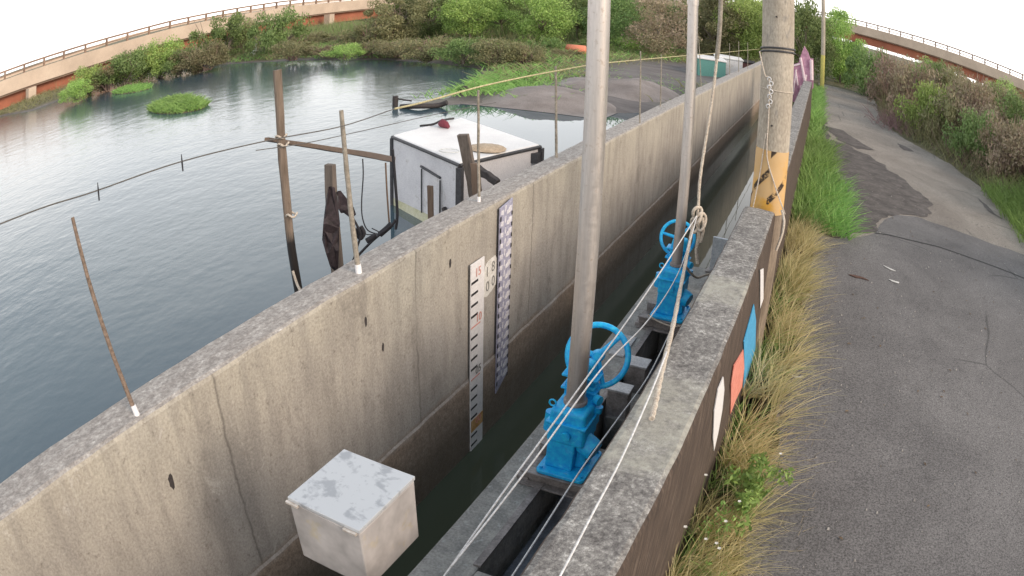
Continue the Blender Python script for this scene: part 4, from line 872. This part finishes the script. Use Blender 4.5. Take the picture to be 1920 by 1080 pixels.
for i, (px, py, w, h, k) in enumerate([(1110, 100, 80, 26, 'green0'), (1180, 102, 90, 30, 'bright1'), (1240, 104, 90, 30, 'green1'), (1300, 100, 90, 30, 'dry0'), (1370, 100, 90, 32, 'green0'), (1420, 100, 70, 34, 'bright0'), (760, 98, 90, 26, 'dry1'), (1060, 110, 60, 20, 'dry0')]):
    shrub_px(k, px, py, w, h, KD[k[:-1]]+' low shrub at the foot of the far trees', group='undergrowth shrubs below the far trees')
# right-hand bank above the road
GR = 'shrubs on the bank right of the road'
rnd = random.Random(21)
bankd = [(1588, 152, 80, 75, 'green0', 'bluish green shrub right beside the distant slim pole'), (1630, 180, 90, 95, 'green1', 'dense shrub at the far bend of the road'),
         (1672, 205, 95, 105, 'russet0', 'reddish twiggy shrub above the far road edge'), (1712, 238, 110, 125, 'russet1', 'larger reddish brown shrub on the right bank'),
         (1745, 262, 100, 115, 'bright0', 'bright yellow green shrub in the middle of the right bank'), (1790, 285, 110, 120, 'dry0', 'olive dry shrub low on the right bank'),
         (1830, 318, 100, 120, 'green1', 'dark green shrub above the bright grass on the right'), (1880, 350, 110, 140, 'russet0', 'brown twiggy shrub behind the bright roadside grass')]
for px, py, w, h, k, l in bankd: shrub_px(k, px, py, w*1.15, h, l, z=.45)
for i in range(46):
    yy = rnd.uniform(8, 55); e = float(np.interp(yy, [-10, 8, 17, 21, 24, 28, 32, 42, 60], [6.5, 6.6, 6.5, 6.3, 5.6, 4.2, 3.4, 3.8, 5])); xx = e+rnd.uniform(1.6, 11)
    k = rnd.choice(['russet0', 'green0', 'green1', 'dry0', 'dry1', 'bright1'])
    shrub(k, (xx, yy, .5+min(1.3, (xx-e)*.28)), rnd.uniform(2.2, 3.6), rnd.uniform(1.5, 2.9), KD[k[:-1]]+' shrub among the dense brush on the bank right of the road', group=GR)
# bare reddish twigs lying into the road edge
def twig_pile(name, c, w, d, h, n, mat, label, seed):
    r_ = random.Random(seed); mb = MB()
    for i in range(n):
        a = Vector((r_.gauss(0, w*.35), r_.gauss(0, d*.35), 0)); t = r_.uniform(0, 6.28); l_ = r_.uniform(.3, 1)*h*1.6
        dv = Vector((math.cos(t)*.7, math.sin(t)*.7, r_.uniform(.2, 1.0)))*l_; mb.tube([a, a+dv*.5+Vector((r_.uniform(-.1, .1), r_.uniform(-.1, .1), .05)), a+dv], [.013, .009, .003], 4, False)
    return tag(mb.build(name, mat, None, 0, 2, None), label, kind='stuff') if False else tag(mb.build(name, mat), label, 'brushwood')
c = atz(1690, 240, .45); o = twig_pile('brushwood', c, 2.0, 3.5, .9, 380, plain('mauve_twigs', (.25, .16, .16), .9, 0, .3), 'pile of bare mauve twigs spilling onto the road edge', 4); o.location = c
c = atz(1790, 300, .45)+Vector((.8, .4, 0)); o = twig_pile('brushwood', c, 1.6, 3.0, .8, 300, TWIG, 'pile of dry brown twigs along the right road edge', 5); o.location = c

# grass and ground cover (stuff)
def grass(name, P, L, lean, mat, width=.006, seed=1, seg=3, curl=.6, spread=.5):
    rng = np.random.default_rng(seed); n = len(P); L = L*(.5+.8*rng.random(n))
    th = rng.random(n)*6.283; dirv = np.stack([np.cos(th)*spread+lean[0], np.sin(th)*spread+lean[1], np.ones(n)], 1); dirv /= np.linalg.norm(dirv, axis=1)[:, None]
    hor = dirv.copy(); hor[:, 2] = 0; side = np.cross(dirv, rng.normal(size=(n, 3))); side /= np.linalg.norm(side, axis=1)[:, None]
    rows = []
    for i in range(seg+1):
        t = i/seg; c_ = P+dirv*(L*t)[:, None]+hor*(L*curl*t*t)[:, None]; c_[:, 2] -= L*curl*.45*t*t
        wv = side*(width*(1-.85*t)); rows.append((c_-wv, c_+wv))
    V = np.stack([r for a_, b_ in rows for r in (a_, b_)], 1).reshape(-1, 3); k = 2*(seg+1); base = np.arange(n)[:, None]*k
    F = np.concatenate([base+np.array([[2*i, 2*i+1, 2*i+3, 2*i+2]]) for i in range(seg)], 0)
    o = rawmesh(name, V, F, mat); tag(o, kind='stuff'); return o
rng = np.random.default_rng(4)
def strip(n, y0, y1, x0, x1, z, clump=.0):
    y = rng.uniform(y0, y1, n); x = x0+(x1-x0)*rng.random(n)**1.6
    if clump: 
        keep = np.array([mnoise.noise(Vector((a*1.2, b*1.1, 5)))+.32 > rng.random()*.6 for a, b in zip(x, y)]); x, y = x[keep], y[keep]
    return np.stack([x, y, np.full(len(x), z)], 1)
def tufts(seed, nt, per, y0, y1, x0, x1, z, r=.05):
    g_ = np.random.default_rng(seed); cy = g_.uniform(y0, y1, nt); cx = x0+(x1-x0)*g_.random(nt)**1.3; P_ = []; D_ = []
    for a, b in zip(cx, cy):
        k = int(per*g_.uniform(.4, 1.5)); th = g_.uniform(0, 6.283, k); rr_ = r*np.sqrt(g_.random(k)); P_.append(np.stack([a+rr_*np.cos(th), b+rr_*np.sin(th), np.full(k, z)], 1)); t_ = g_.uniform(-.35, .35); D_.append(np.stack([np.cos(th)*.45+g_.uniform(.2, .75), np.sin(th)*.45+t_], 1))
    return np.concatenate(P_), np.concatenate(D_)
tp, td = tufts(31, 122, 26, 4.35, 11.4, -.31, .06, .36, .06); o = grass('dry_grass', tp, .48, (td[:, 0], td[:, 1]), L_GRASSD, .0050, 1, 4, .40, .35); o['label'] = 'straw coloured grass leaning out from the foot of the parapet over the road'
tp, td = tufts(32, 60, 34, 2.3, 4.2, -.31, .12, .36); o = grass('dry_grass', tp, .42, (td[:, 0]*.7, td[:, 1]), L_GRASSD, .0035, 2, 4, .6, .3); o['label'] = 'loose dry grass at the bottom of the picture beside the parapet'
o = grass('green_grass', strip(1500, 3.0, 9.5, -.34, -.05, .36, 1), .30, (.3, 0), L_GRASSY, .005, 3, 3, .6, .6); o['label'] = 'green blades among the straw grass'
o = grass('green_grass', strip(4600, 11.6, 20, -.32, .42, .36), .62, (.10, -.1), L_GRASSY, .012, 5, 3, .5, .45); o['label'] = 'fresh green grass strip between the far parapet and the road'
o = grass('green_grass', strip(1900, 11.5, 15.5, .1, .78, .38), .5, (.25, -.1), L_GRASSY, .011, 15, 3, .5, .5); o['label'] = 'fuller green tuft where the grass strip starts, beside the dark road patch'
o = grass('green_grass', strip(2600, 20, 40, -.32, .12, .36), .55, (0, 0), L_GRASSY, .018, 6, 3, .4, .5); o['label'] = 'green verge continuing toward the pink wall'
e1 = np.stack([rng.uniform(5.9, 8.6, 9000), rng.uniform(10, 21, 9000), np.zeros(9000)], 1); e1[:, 2] = .37+np.clip((e1[:, 0]-6.5)*.28, 0, 1.3)
e1 = e1[e1[:, 0] > 6.45-np.abs(rng.normal(size=9000))*.25]
o = grass('green_grass', e1, .65, (-.1, -.1), L_GRASSY, .014, 7, 3, .6, .5); o['label'] = 'bright green grass along the right edge of the road'
e2 = np.stack([rng.uniform(3, 12, 14000), rng.uniform(20, 60, 14000), np.zeros(14000)], 1); ee = np.interp(e2[:, 1], [17, 21, 24, 28, 32, 42, 60], [6.5, 6.3, 5.6, 4.2, 3.4, 3.8, 5]); e2 = e2[e2[:, 0] > ee]; ee = np.interp(e2[:, 1], [17, 21, 24, 28, 32, 42, 60], [6.5, 6.3, 5.6, 4.2, 3.4, 3.8, 5]); e2[:, 2] = .37+np.clip((e2[:, 0]-ee)*.28, 0, 1.3)
o = grass('bank_growth', e2, .7, (0, 0), L_DRY, .018, 8, 2, .5, .6); o['label'] = 'mixed dry growth covering the bank right of the road'
# ground cover over the far bank and spit
def onland(n, x0, x1, y0, y1, dmin, mudmax=.35):
    x = rng.uniform(x0, x1, n); y = rng.uniform(y0, y1, n); d_ = seg_d(x, y)
    xi = np.clip(np.searchsorted(gx, x), 0, len(gx)-1); yi = np.clip(np.searchsorted(gy, y), 0, len(gy)-1)
    k = (d_ > dmin) & (mudv[xi, yi] < mudmax+.5*rng.random(n)) & (x < -3.1); return np.stack([x[k], y[k], np.maximum(Z[xi, yi][k], -.2)], 1)
o = grass('bank_growth', onland(42000, -62, -3, 20, 75, .25), .62, (0, 0), L_DRY, .028, 9, 2, .5, .8); o['label'] = 'olive ground cover over the far bank of the pond'
o = grass('bank_growth', onland(16000, -40, -3, 22, 46, .1, .2), .45, (0, 0), L_GRASSY, .024, 10, 2, .5, .8); o['label'] = 'green creeping plants on the spit and the water edge'
gp_ = [atz(*p, 0) for p in [(900, 160), (950, 152), (1000, 145), (1050, 140), (930, 165), (870, 172), (985, 155), (1080, 130), (1130, 120), (1240, 168), (1270, 160)]]
P_ = np.concatenate([np.stack([rng.normal(c_.x, 1.1, 450), rng.normal(c_.y, 1.0, 450), np.full(450, -.02)], 1) for c_ in gp_]); P_ = P_[(seg_d(P_[:, 0], P_[:, 1]) > .1) & (P_[:, 0] < -3)]
o = grass('green_grass', P_, .42, (0, 0), L_GRASSY, .022, 12, 2, .5, .8); o['label'] = 'bright green mat of plants along the spit'
# tall reeds break up the outline of the brush
def reeds(name, P, L, mat, w, seed, label):
    o = grass(name, P, L, (0, 0), mat, w, seed, 3, .35, .28); o['label'] = label
P_ = onland(9000, -62, -16, 24, 70, .8, 2); P_ = P_[np.array([mnoise.noise(Vector((a[0]*.25, a[1]*.25, 2))) > .05 for a in P_])] 
reeds('tall_reeds', P_, 1.25, L_DRY, .016, 41, 'tall olive reeds mixed into the growth on the far bank')
P_ = onland(5000, -50, -12, 44, 66, 1.5, 2); reeds('tall_reeds', P_, 1.5, L_GREEN, .016, 42, 'tall green reeds among the far trees')
P_ = e2[np.array([mnoise.noise(Vector((a[0]*.4, a[1]*.3, 8))) > .0 for a in e2])][:3200]
reeds('tall_reeds', P_, 1.7, L_DRY, .012, 43, 'tall dull grass stalks standing in the brush right of the road')
q_ = np.stack([rng.uniform(.05, .6, 700), rng.uniform(3, 12, 700), np.full(700, .418)], 1); q_[:, 0] = .05+.5*rng.random(700)**2
o = grass('dead_straw', q_, .10, (1.5, .4), plain('dead_straw_stalks', (.34, .27, .16), .9, 0, .3), .0022, 44, 2, .1, 1.5); o['label'] = 'short dead straw scattered along the road edge'
# weed islets
def islet(pix, n, label, h):
    pts = [atz(*p, ZW) for p in pix]; c_ = sum(pts, Vector())/len(pts); ex = max(abs(p.x-c_.x) for p in pts); ey = max(abs(p.y-c_.y) for p in pts)
    ax_ = (pts[1]-pts[0]); L_ = ax_.length/2; ax_ = ax_.normalized(); r_ = np.random.default_rng(n)
    u_ = r_.uniform(-1, 1, n); v_ = r_.uniform(-1, 1, n); k = u_*u_+v_*v_ < 1; u_, v_ = u_[k], v_[k]
    lat = Vector((-ax_.y, ax_.x, 0)); wd = abs((pts[2]-c_).dot(lat)); m_ = (pts[0]+pts[1])/2
    P0 = np.stack([m_.x+ax_.x*L_*u_+lat.x*wd*v_, m_.y+ax_.y*L_*u_+lat.y*wd*v_, np.full(len(u_), ZW)], 1)
    root = empty('weed_islet', (m_.x, m_.y, ZW), label, 'weed islet')
    mb = MB(); k = 24; base = [(m_.x+(ax_.x*L_*math.cos(t)+lat.x*wd*math.sin(t))*.97, m_.y+(ax_.y*L_*math.cos(t)+lat.y*wd*math.sin(t))*.97) for t in [2*math.pi*i/k for i in range(k)]]
    mb.poly(base, ZW-.2, ZW+.04); o_ = mb.build('silt', EARTH); o_.parent = root; o_.matrix_parent_inverse = Matrix.Translation(-Vector(root.location))
    hh = h*np.clip(1-(u_**2+v_**2), 0, 1)**.5*(.6+.6*np.abs(np.sin(u_*2.2+.6)))
    P0[:, 2] += hh*.6*r_.random(len(hh)); g_ = grass('weeds', P0, .30, (0, 0), L_GRASSY, .022, n, 2, .5, .8); del g_['kind']; g_.parent = root; g_.matrix_parent_inverse = Matrix.Translation(-Vector(root.location))
islet([(287, 212), (374, 190), (330, 181)], 5200, 'larger green weed islet in the pond, nearer one', .62)
islet([(220, 177), (272, 162), (246, 160)], 2600, 'smaller green weed islet in the pond near the far bank', .42)
# leafy weed and flowers by the parapet
wd_ = empty('leafy_weed', (.0, 4.15, .38), 'bright green leafy weed at the foot of the parapet', 'weed'); rg = np.random.default_rng(3)
C_ = np.stack([rg.normal(.02, .07, 26), rg.normal(0, .17, 26), rg.uniform(.12, .42, 26)], 1); V, F = leaves(rg, C_, np.full((26, 3), .07), 900, .026); rawmesh('leaves', V, F, L_GRASSY, wd_)
mb = MB(); [mb.tube([(0, 0, -.03), (c_[0]*.6, c_[1]*.6, c_[2]*.6), tuple(c_)], [.005, .004, .002], 5) for c_ in C_[:14]]; mb.build('stems', L_GREEN, wd_)
fl = empty('flowering_weed', (-.12, 3.0, .38), 'spindly weed with small white flowers at the bottom of the picture', 'weed')
mbs, mbf = MB(), MB(); r_ = random.Random(6)
for i in range(26):
    a = Vector((r_.gauss(0, .10), r_.gauss(0, .45), 0)); t = a+Vector((r_.uniform(-.03, .15), r_.uniform(-.1, .1), r_.uniform(.25, .55))); mbs.tube([a, a.lerp(t, .5)+Vector((.01, 0, .02)), t], [.004, .003, .0015], 4)
    for j in range(5):
        e_ = Vector((math.cos(j*1.257), math.sin(j*1.257), .15))*.013; f_ = Vector((-e_.y, e_.x, 0))*.5; mbf.add([t, t+e_*.6+f_, t+e_*1.2, t+e_*.6-f_], [(0, 1, 2, 3)])
mbs.build('stems', L_GREEN, fl); mbf.build('flowers', FLOWR, fl)
V, F = leaves(rg, np.stack([rg.normal(0, .08, 40), rg.normal(0, .42, 40), rg.uniform(.05, .25, 40)], 1), np.full((40, 3), .07), 1500, .018); rawmesh('leaves', V, F, L_GRASSY, fl)

# ------------------------------------------------------------------ bridge, far structures
br = empty('road_bridge', (-64, 60, 0), 'long elevated road bridge with tan parapet, rust red girder and piers', 'bridge')
bp_ = [atd(120, 140, 66), atd(240, 86, 70), atd(320, 62, 74), atd(420, 38, 80), atd(520, 20, 88), atd(640, 8, 98), atd(760, 0, 110)]
bp_ = [Vector((p.x, p.y, 0)) for p in bp_]
bp_ = [Vector((-84, -60, 0)), Vector((-74, 0, 0))]+bp_
bp_ += [Vector((-30, 128, 0)), Vector((0, 122, 0)), Vector((22, 105, 0)), Vector((46, 90, 0)), Vector((90, 75, 0))]
zt = [2.8, 2.9, 3.0, 3.1, 3.3, 3.4, 3.5, 3.5, 3.6, 5.6, 7.2, 7.2, 7.0, 6.8]
def ribbon(z0, z1, off0, off1):
    mb = MB(); vs = []
    for i, p in enumerate(bp_):
        d_ = (bp_[min(i+1, len(bp_)-1)]-bp_[max(i-1, 0)]).normalized(); n_ = Vector((-d_.y, d_.x, 0)); n_ = n_ if n_.dot(p) > 0 else -n_
        for o_, z in ((off0, z0), (off1, z0), (off1, z1), (off0, z1)): q_ = p+n_*o_; vs.append((q_.x, q_.y, zt[i]+z))
    mb.add(vs, [(i*4+k, i*4+(k+1) % 4, (i+1)*4+(k+1) % 4, (i+1)*4+k) for i in range(len(bp_)-1) for k in range(4)]+[(0, 1, 2, 3), tuple((len(bp_)-1)*4+k for k in (3, 2, 1, 0))]); return mb
hp2 = lambda mb, n, m: (lambda o: (setattr(o, 'parent', br), setattr(o, 'matrix_parent_inverse', Matrix.Translation(-Vector(br.location))), o)[2])(mb.build(n, m))
hp2(ribbon(-1.5, .0, 0, .4), 'fascia', BRC); hp2(ribbon(-1.7, -1.5, .2, 9), 'deck', BRD); hp2(ribbon(-3.1, -1.7, .8, 1.2), 'girder', BRR)
hp2(ribbon(.75, .95, .1, .3), 'top_rail', BRD); hp2(ribbon(.3, .42, .1, .2), 'mid_rail', BRD); hp2(ribbon(.0, .35, 9, 9.4), 'far_parapet', BRC)
mb = MB(); mq = MB()
for i in range(len(bp_)-1):
    L_ = (bp_[i+1]-bp_[i]).length; k = int(L_/2.4)
    for j in range(k):
        p = bp_[i].lerp(bp_[i+1], j/k); z = zt[i]+(zt[i+1]-zt[i])*j/k; d_ = (bp_[i+1]-bp_[i]).normalized(); q_ = p+Vector((-d_.y, d_.x, 0))*(.2 if Vector((-d_.y, d_.x, 0)).dot(p) > 0 else -.2)
        mb.box((q_.x-.10, q_.y-.10, z+.0), (q_.x+.10, q_.y+.10, z+.8))
        if j % 8 == 3: mq = MB(); mq.box((q_.x-.5-p.x*.02, q_.y-.5+p.y*.02, -.5), (q_.x+.5-p.x*.02, q_.y+.5+p.y*.02, z-1.7)); hp2(mq, 'pier', BRC)
hp2(mb, 'rail_posts', BRD).__setitem__('kind', 'stuff')
# pink painted wall end, crates, tank, heron
pk_ = empty('painted_gable', (-.50, 24.6, .3), 'pink and white painted wall end beyond the far parapet', 'painted wall')
W1 = aty(1522, 150, 24.6).x; W0 = aty(1478, 150, 24.6).x
def gy_(px, py): p = aty(px, py, 24.6); return (p.x+.5, p.z-.3)
out = [gy_(1484, 190), gy_(1484, 122), gy_(1497, 118), gy_(1503, 100), gy_(1508, 86), gy_(1515, 98), gy_(1519, 110), gy_(1525, 110), gy_(1525, 165), gy_(1512, 180), gy_(1502, 196)]
n_ = len(out); mb = MB(); mb.add([(x, 0, z) for x, z in out]+[(x, .25, z) for x, z in out], [tuple(range(n_)), tuple(range(2*n_-1, n_-1, -1))]+[(i, (i+1) % n_, n_+(i+1) % n_, n_+i) for i in range(n_)]); mb.build('wall', MPINK, pk_)
mb = MB(); mw = MB()
for a, b, r_ in (((1486, 124), (1500, 120), .035), ((1501, 108), (1507, 140), .05), ((1507, 140), (1514, 172), .06), ((1521, 112), (1522, 150), .07), ((1492, 132), (1496, 160), .035), ((1502, 160), (1502, 192), .04), ((1512, 140), (1507, 165), .04), ((1487, 178), (1493, 130), .03)):
    x0_, z0_ = gy_(*a); x1_, z1_ = gy_(*b); mw.tube([(x0_, -.012, z0_), (x1_, -.012, z1_)], r_, 6)
mw.build('white_figures', plain('pinkish_white', (.70, .55, .60), .7), pk_)
def crate(px, py, w, d, h, m1, m2, label, cat, name='crate', rz=0):
    p = atz(px, py, .1); r = empty(name, p, label, cat, None, rz); mb = MB(); mb.box((-w/2, -d/2, 0), (w/2, d/2, h)); mb.build('body', m1, r, .03)
    mb = MB(); mb.box((-w/2-.05, -d/2-.05, h+.002), (w/2+.05, d/2+.05, h+.09)); mb.build('lid', m2, r, .02); return r
crate(1331, 143, 1.5, 2.4, 1.0, TEAL, FRPTOP, 'teal sided white topped bin behind the far flood wall', 'bin', 'storage_bin', .25)
crate(1364, 141, 1.6, 2.2, 1.05, FRP, FRPTOP, 'white bin standing right of the teal sided bin', 'bin', 'storage_bin', .2)
crate(1392, 138, 1.5, 2.0, .8, plain('dark_red_crate', (.12, .05, .05), .7), BLACKW, 'dark red open crate right of the white bin', 'crate', 'crate', .1)
p = atz(1080, 103, .1); tk = empty('orange_tank', p, 'orange tank lying on the bank left of the thick steel pipe', 'tank'); mb = MB(); mb.tube([(-1.0, 0, .4), (-.9, 0, .4), (.9, 0, .4), (1.0, 0, .4)], [.28, .40, .40, .28], 16); mb.build('barrel', ORANGE, tk); mb = MB(); mb.box((-.8, -.3, -.1), (-.6, .3, .1)); mb.box((.6, -.3, -.1), (.8, .3, .1)); mb.build('skids', BRD, tk); tk.scale = (.62, .62, .8)
p = atz(476, 113, ZW); hr = empty('heron', p, 'white heron standing at the far bank of the pond', 'bird')
mb = MB(); k = [(-.30, 0, .42), (-.16, 0, .50), (.0, 0, .56), (.13, 0, .62), (.18, 0, .74), (.14, 0, .86), (.17, 0, .97), (.24, 0, 1.0), (.30, 0, .985)]
mb.tube(k, [.02, .09, .13, .10, .045, .035, .04, .045, .015], 12); mb.tube([(.02, .05, -.05), (.03, .05, .25), (0, .05, .5)], [.012, .012, .03], 6); mb.tube([(-.05, -.05, -.05), (-.02, -.05, .25), (0, -.05, .5)], [.012, .012, .03], 6)
mb.build('body', plain('white_plumage', (.82, .82, .80), .7), hr); mb = MB(); mb.tube([(.30, 0, .985), (.42, 0, .95)], [.014, .003], 6); mb.build('beak', ORNG, hr); hr.scale = (1.3, 1.3, 1.3)
# mud heaps on the spit
def heap(px, py, w, d, h, label):
    c_ = atz(px, py, -.1); mb = MB(); nx_ = 28; vs = []
    for i in range(nx_+1):
        for j in range(nx_+1):
            u_, v_ = i/nx_*2-1, j/nx_*2-1; r2 = min(1, u_*u_+v_*v_); z = h*(1-r2)**1.1+.18*h*(mnoise.noise(Vector((u_*3+px, v_*3, 2)))+.6*mnoise.noise(Vector((u_*9+px, v_*9, 4))))*(1-r2)-.15*r2
            vs.append((u_*w, v_*d, z))
    mb.add(vs, [(i*(nx_+1)+j, (i+1)*(nx_+1)+j, (i+1)*(nx_+1)+j+1, i*(nx_+1)+j+1) for i in range(nx_) for j in range(nx_)], True)
    o = mb.build('silt_heap', HEAP); o.location = c_; tag(o, label, 'silt heap')
HEAP = mottled('grey_silt', (.17, .15, .14), (.29, .262, .25), .9, .85, .4, stretch=(.5, 1, 1), bd=.05)
heap(1030, 185, 2.6, 2.0, .42, 'broad grey silt heap on the spit left of the thick pipe'); heap(1185, 178, 2.6, 2.4, .65, 'taller grey silt heap on the spit between the two steel pipes'); heap(1120, 168, 2.4, 2.4, .5, 'silt heap partly behind the thick steel pipe')
heap(1330, 168, 1.6, 3.5, .3, 'low rubble of silt in front of the teal sided bin')
# litter
def litter(px, py, pts, mat, label, cat='litter', z=.418):
    c_ = atz(px, py, z); mb = MB(); mb.poly([(x, y) for x, y in pts], 0, .006); o = mb.build(cat.replace(' ', '_'), mat); o.location = c_; tag(o, label, cat)
litter(1495, 706, [(-.06, -.02), (.02, -.03), (.07, .03), (.055, .04), (.015, -.01), (-.055, .0)], WHITE, 'bent white scrap lying at the edge of the straw grass', 'paper scrap')
litter(1608, 519, [(-.16, 0), (-.05, .04), (.10, .03), (.2, -.05), (.04, -.03), (-.03, -.06)], plain('dead_leaf', (.10, .05, .035), .8), 'dead brown leaf on the asphalt', 'leaf')
litter(1668, 505, [(-.12, .12), (.05, .03), (.12, -.02), (.02, -.02), (-.08, .06)], PALE, 'pale smear of dried mortar on the asphalt, upper one', 'mortar smear'); litter(1676, 527, [(-.10, .02), (.10, .0), (.08, -.06), (-.04, -.04)], PALE, 'pale smear of dried mortar on the asphalt, lower one', 'mortar smear')
litter(1512, 553, [(-.09, .03), (.03, .04), (.10, -.01), (.02, -.03), (-.07, -.01)], PALE, 'pale scrap at the grass edge below the brown leaf', 'paper scrap'); litter(1512, 404, [(-.2, .05), (.1, .06), (.2, -.02), (-.1, -.05)], WHITE, 'white scrap by the green grass at the dirt patch', 'paper scrap')
rnd = random.Random(9); mb = MB()
for i in range(420):
    x, y = rnd.uniform(.15, 5.5), rnd.uniform(2.5, 16); s_ = rnd.uniform(.004, .013)
    mb.hull8([(x-s_, y-s_, .41), (x+s_, y-s_*.8, .41), (x+s_*.9, y+s_, .41), (x-s_, y+s_*.7, .41)], [(x-s_*.6, y-s_*.5, .414+s_), (x+s_*.5, y-s_*.5, .414+s_), (x+s_*.5, y+s_*.6, .414+s_), (x-s_*.5, y+s_*.5, .414+s_)])
lf = MB()
for i in range(150):
    x, y, a = rnd.uniform(.3, 6), rnd.uniform(2.5, 18), rnd.uniform(0, 6.28); s_ = rnd.uniform(.012, .035); c_, d_ = math.cos(a)*s_, math.sin(a)*s_
    lf.add([(x-c_, y-d_, .420), (x+d_*.45, y-c_*.45, .426), (x+c_, y+d_, .421), (x-d_*.45, y+c_*.45, .428)], [(0, 1, 2, 3)])
tag(lf.build('leaf_litter', mottled('dry_leaf_litter', (.07, .04, .025), (.24, .18, .11), 1.5, .9, 0)), 'tiny dry leaves strewn over the asphalt', kind='stuff')
o = mb.build('loose_gravel', mottled('grit', (.16, .15, .14), (.42, .40, .37), 3, .9, 0)); tag(o, 'loose grit scattered over the asphalt', kind='stuff')
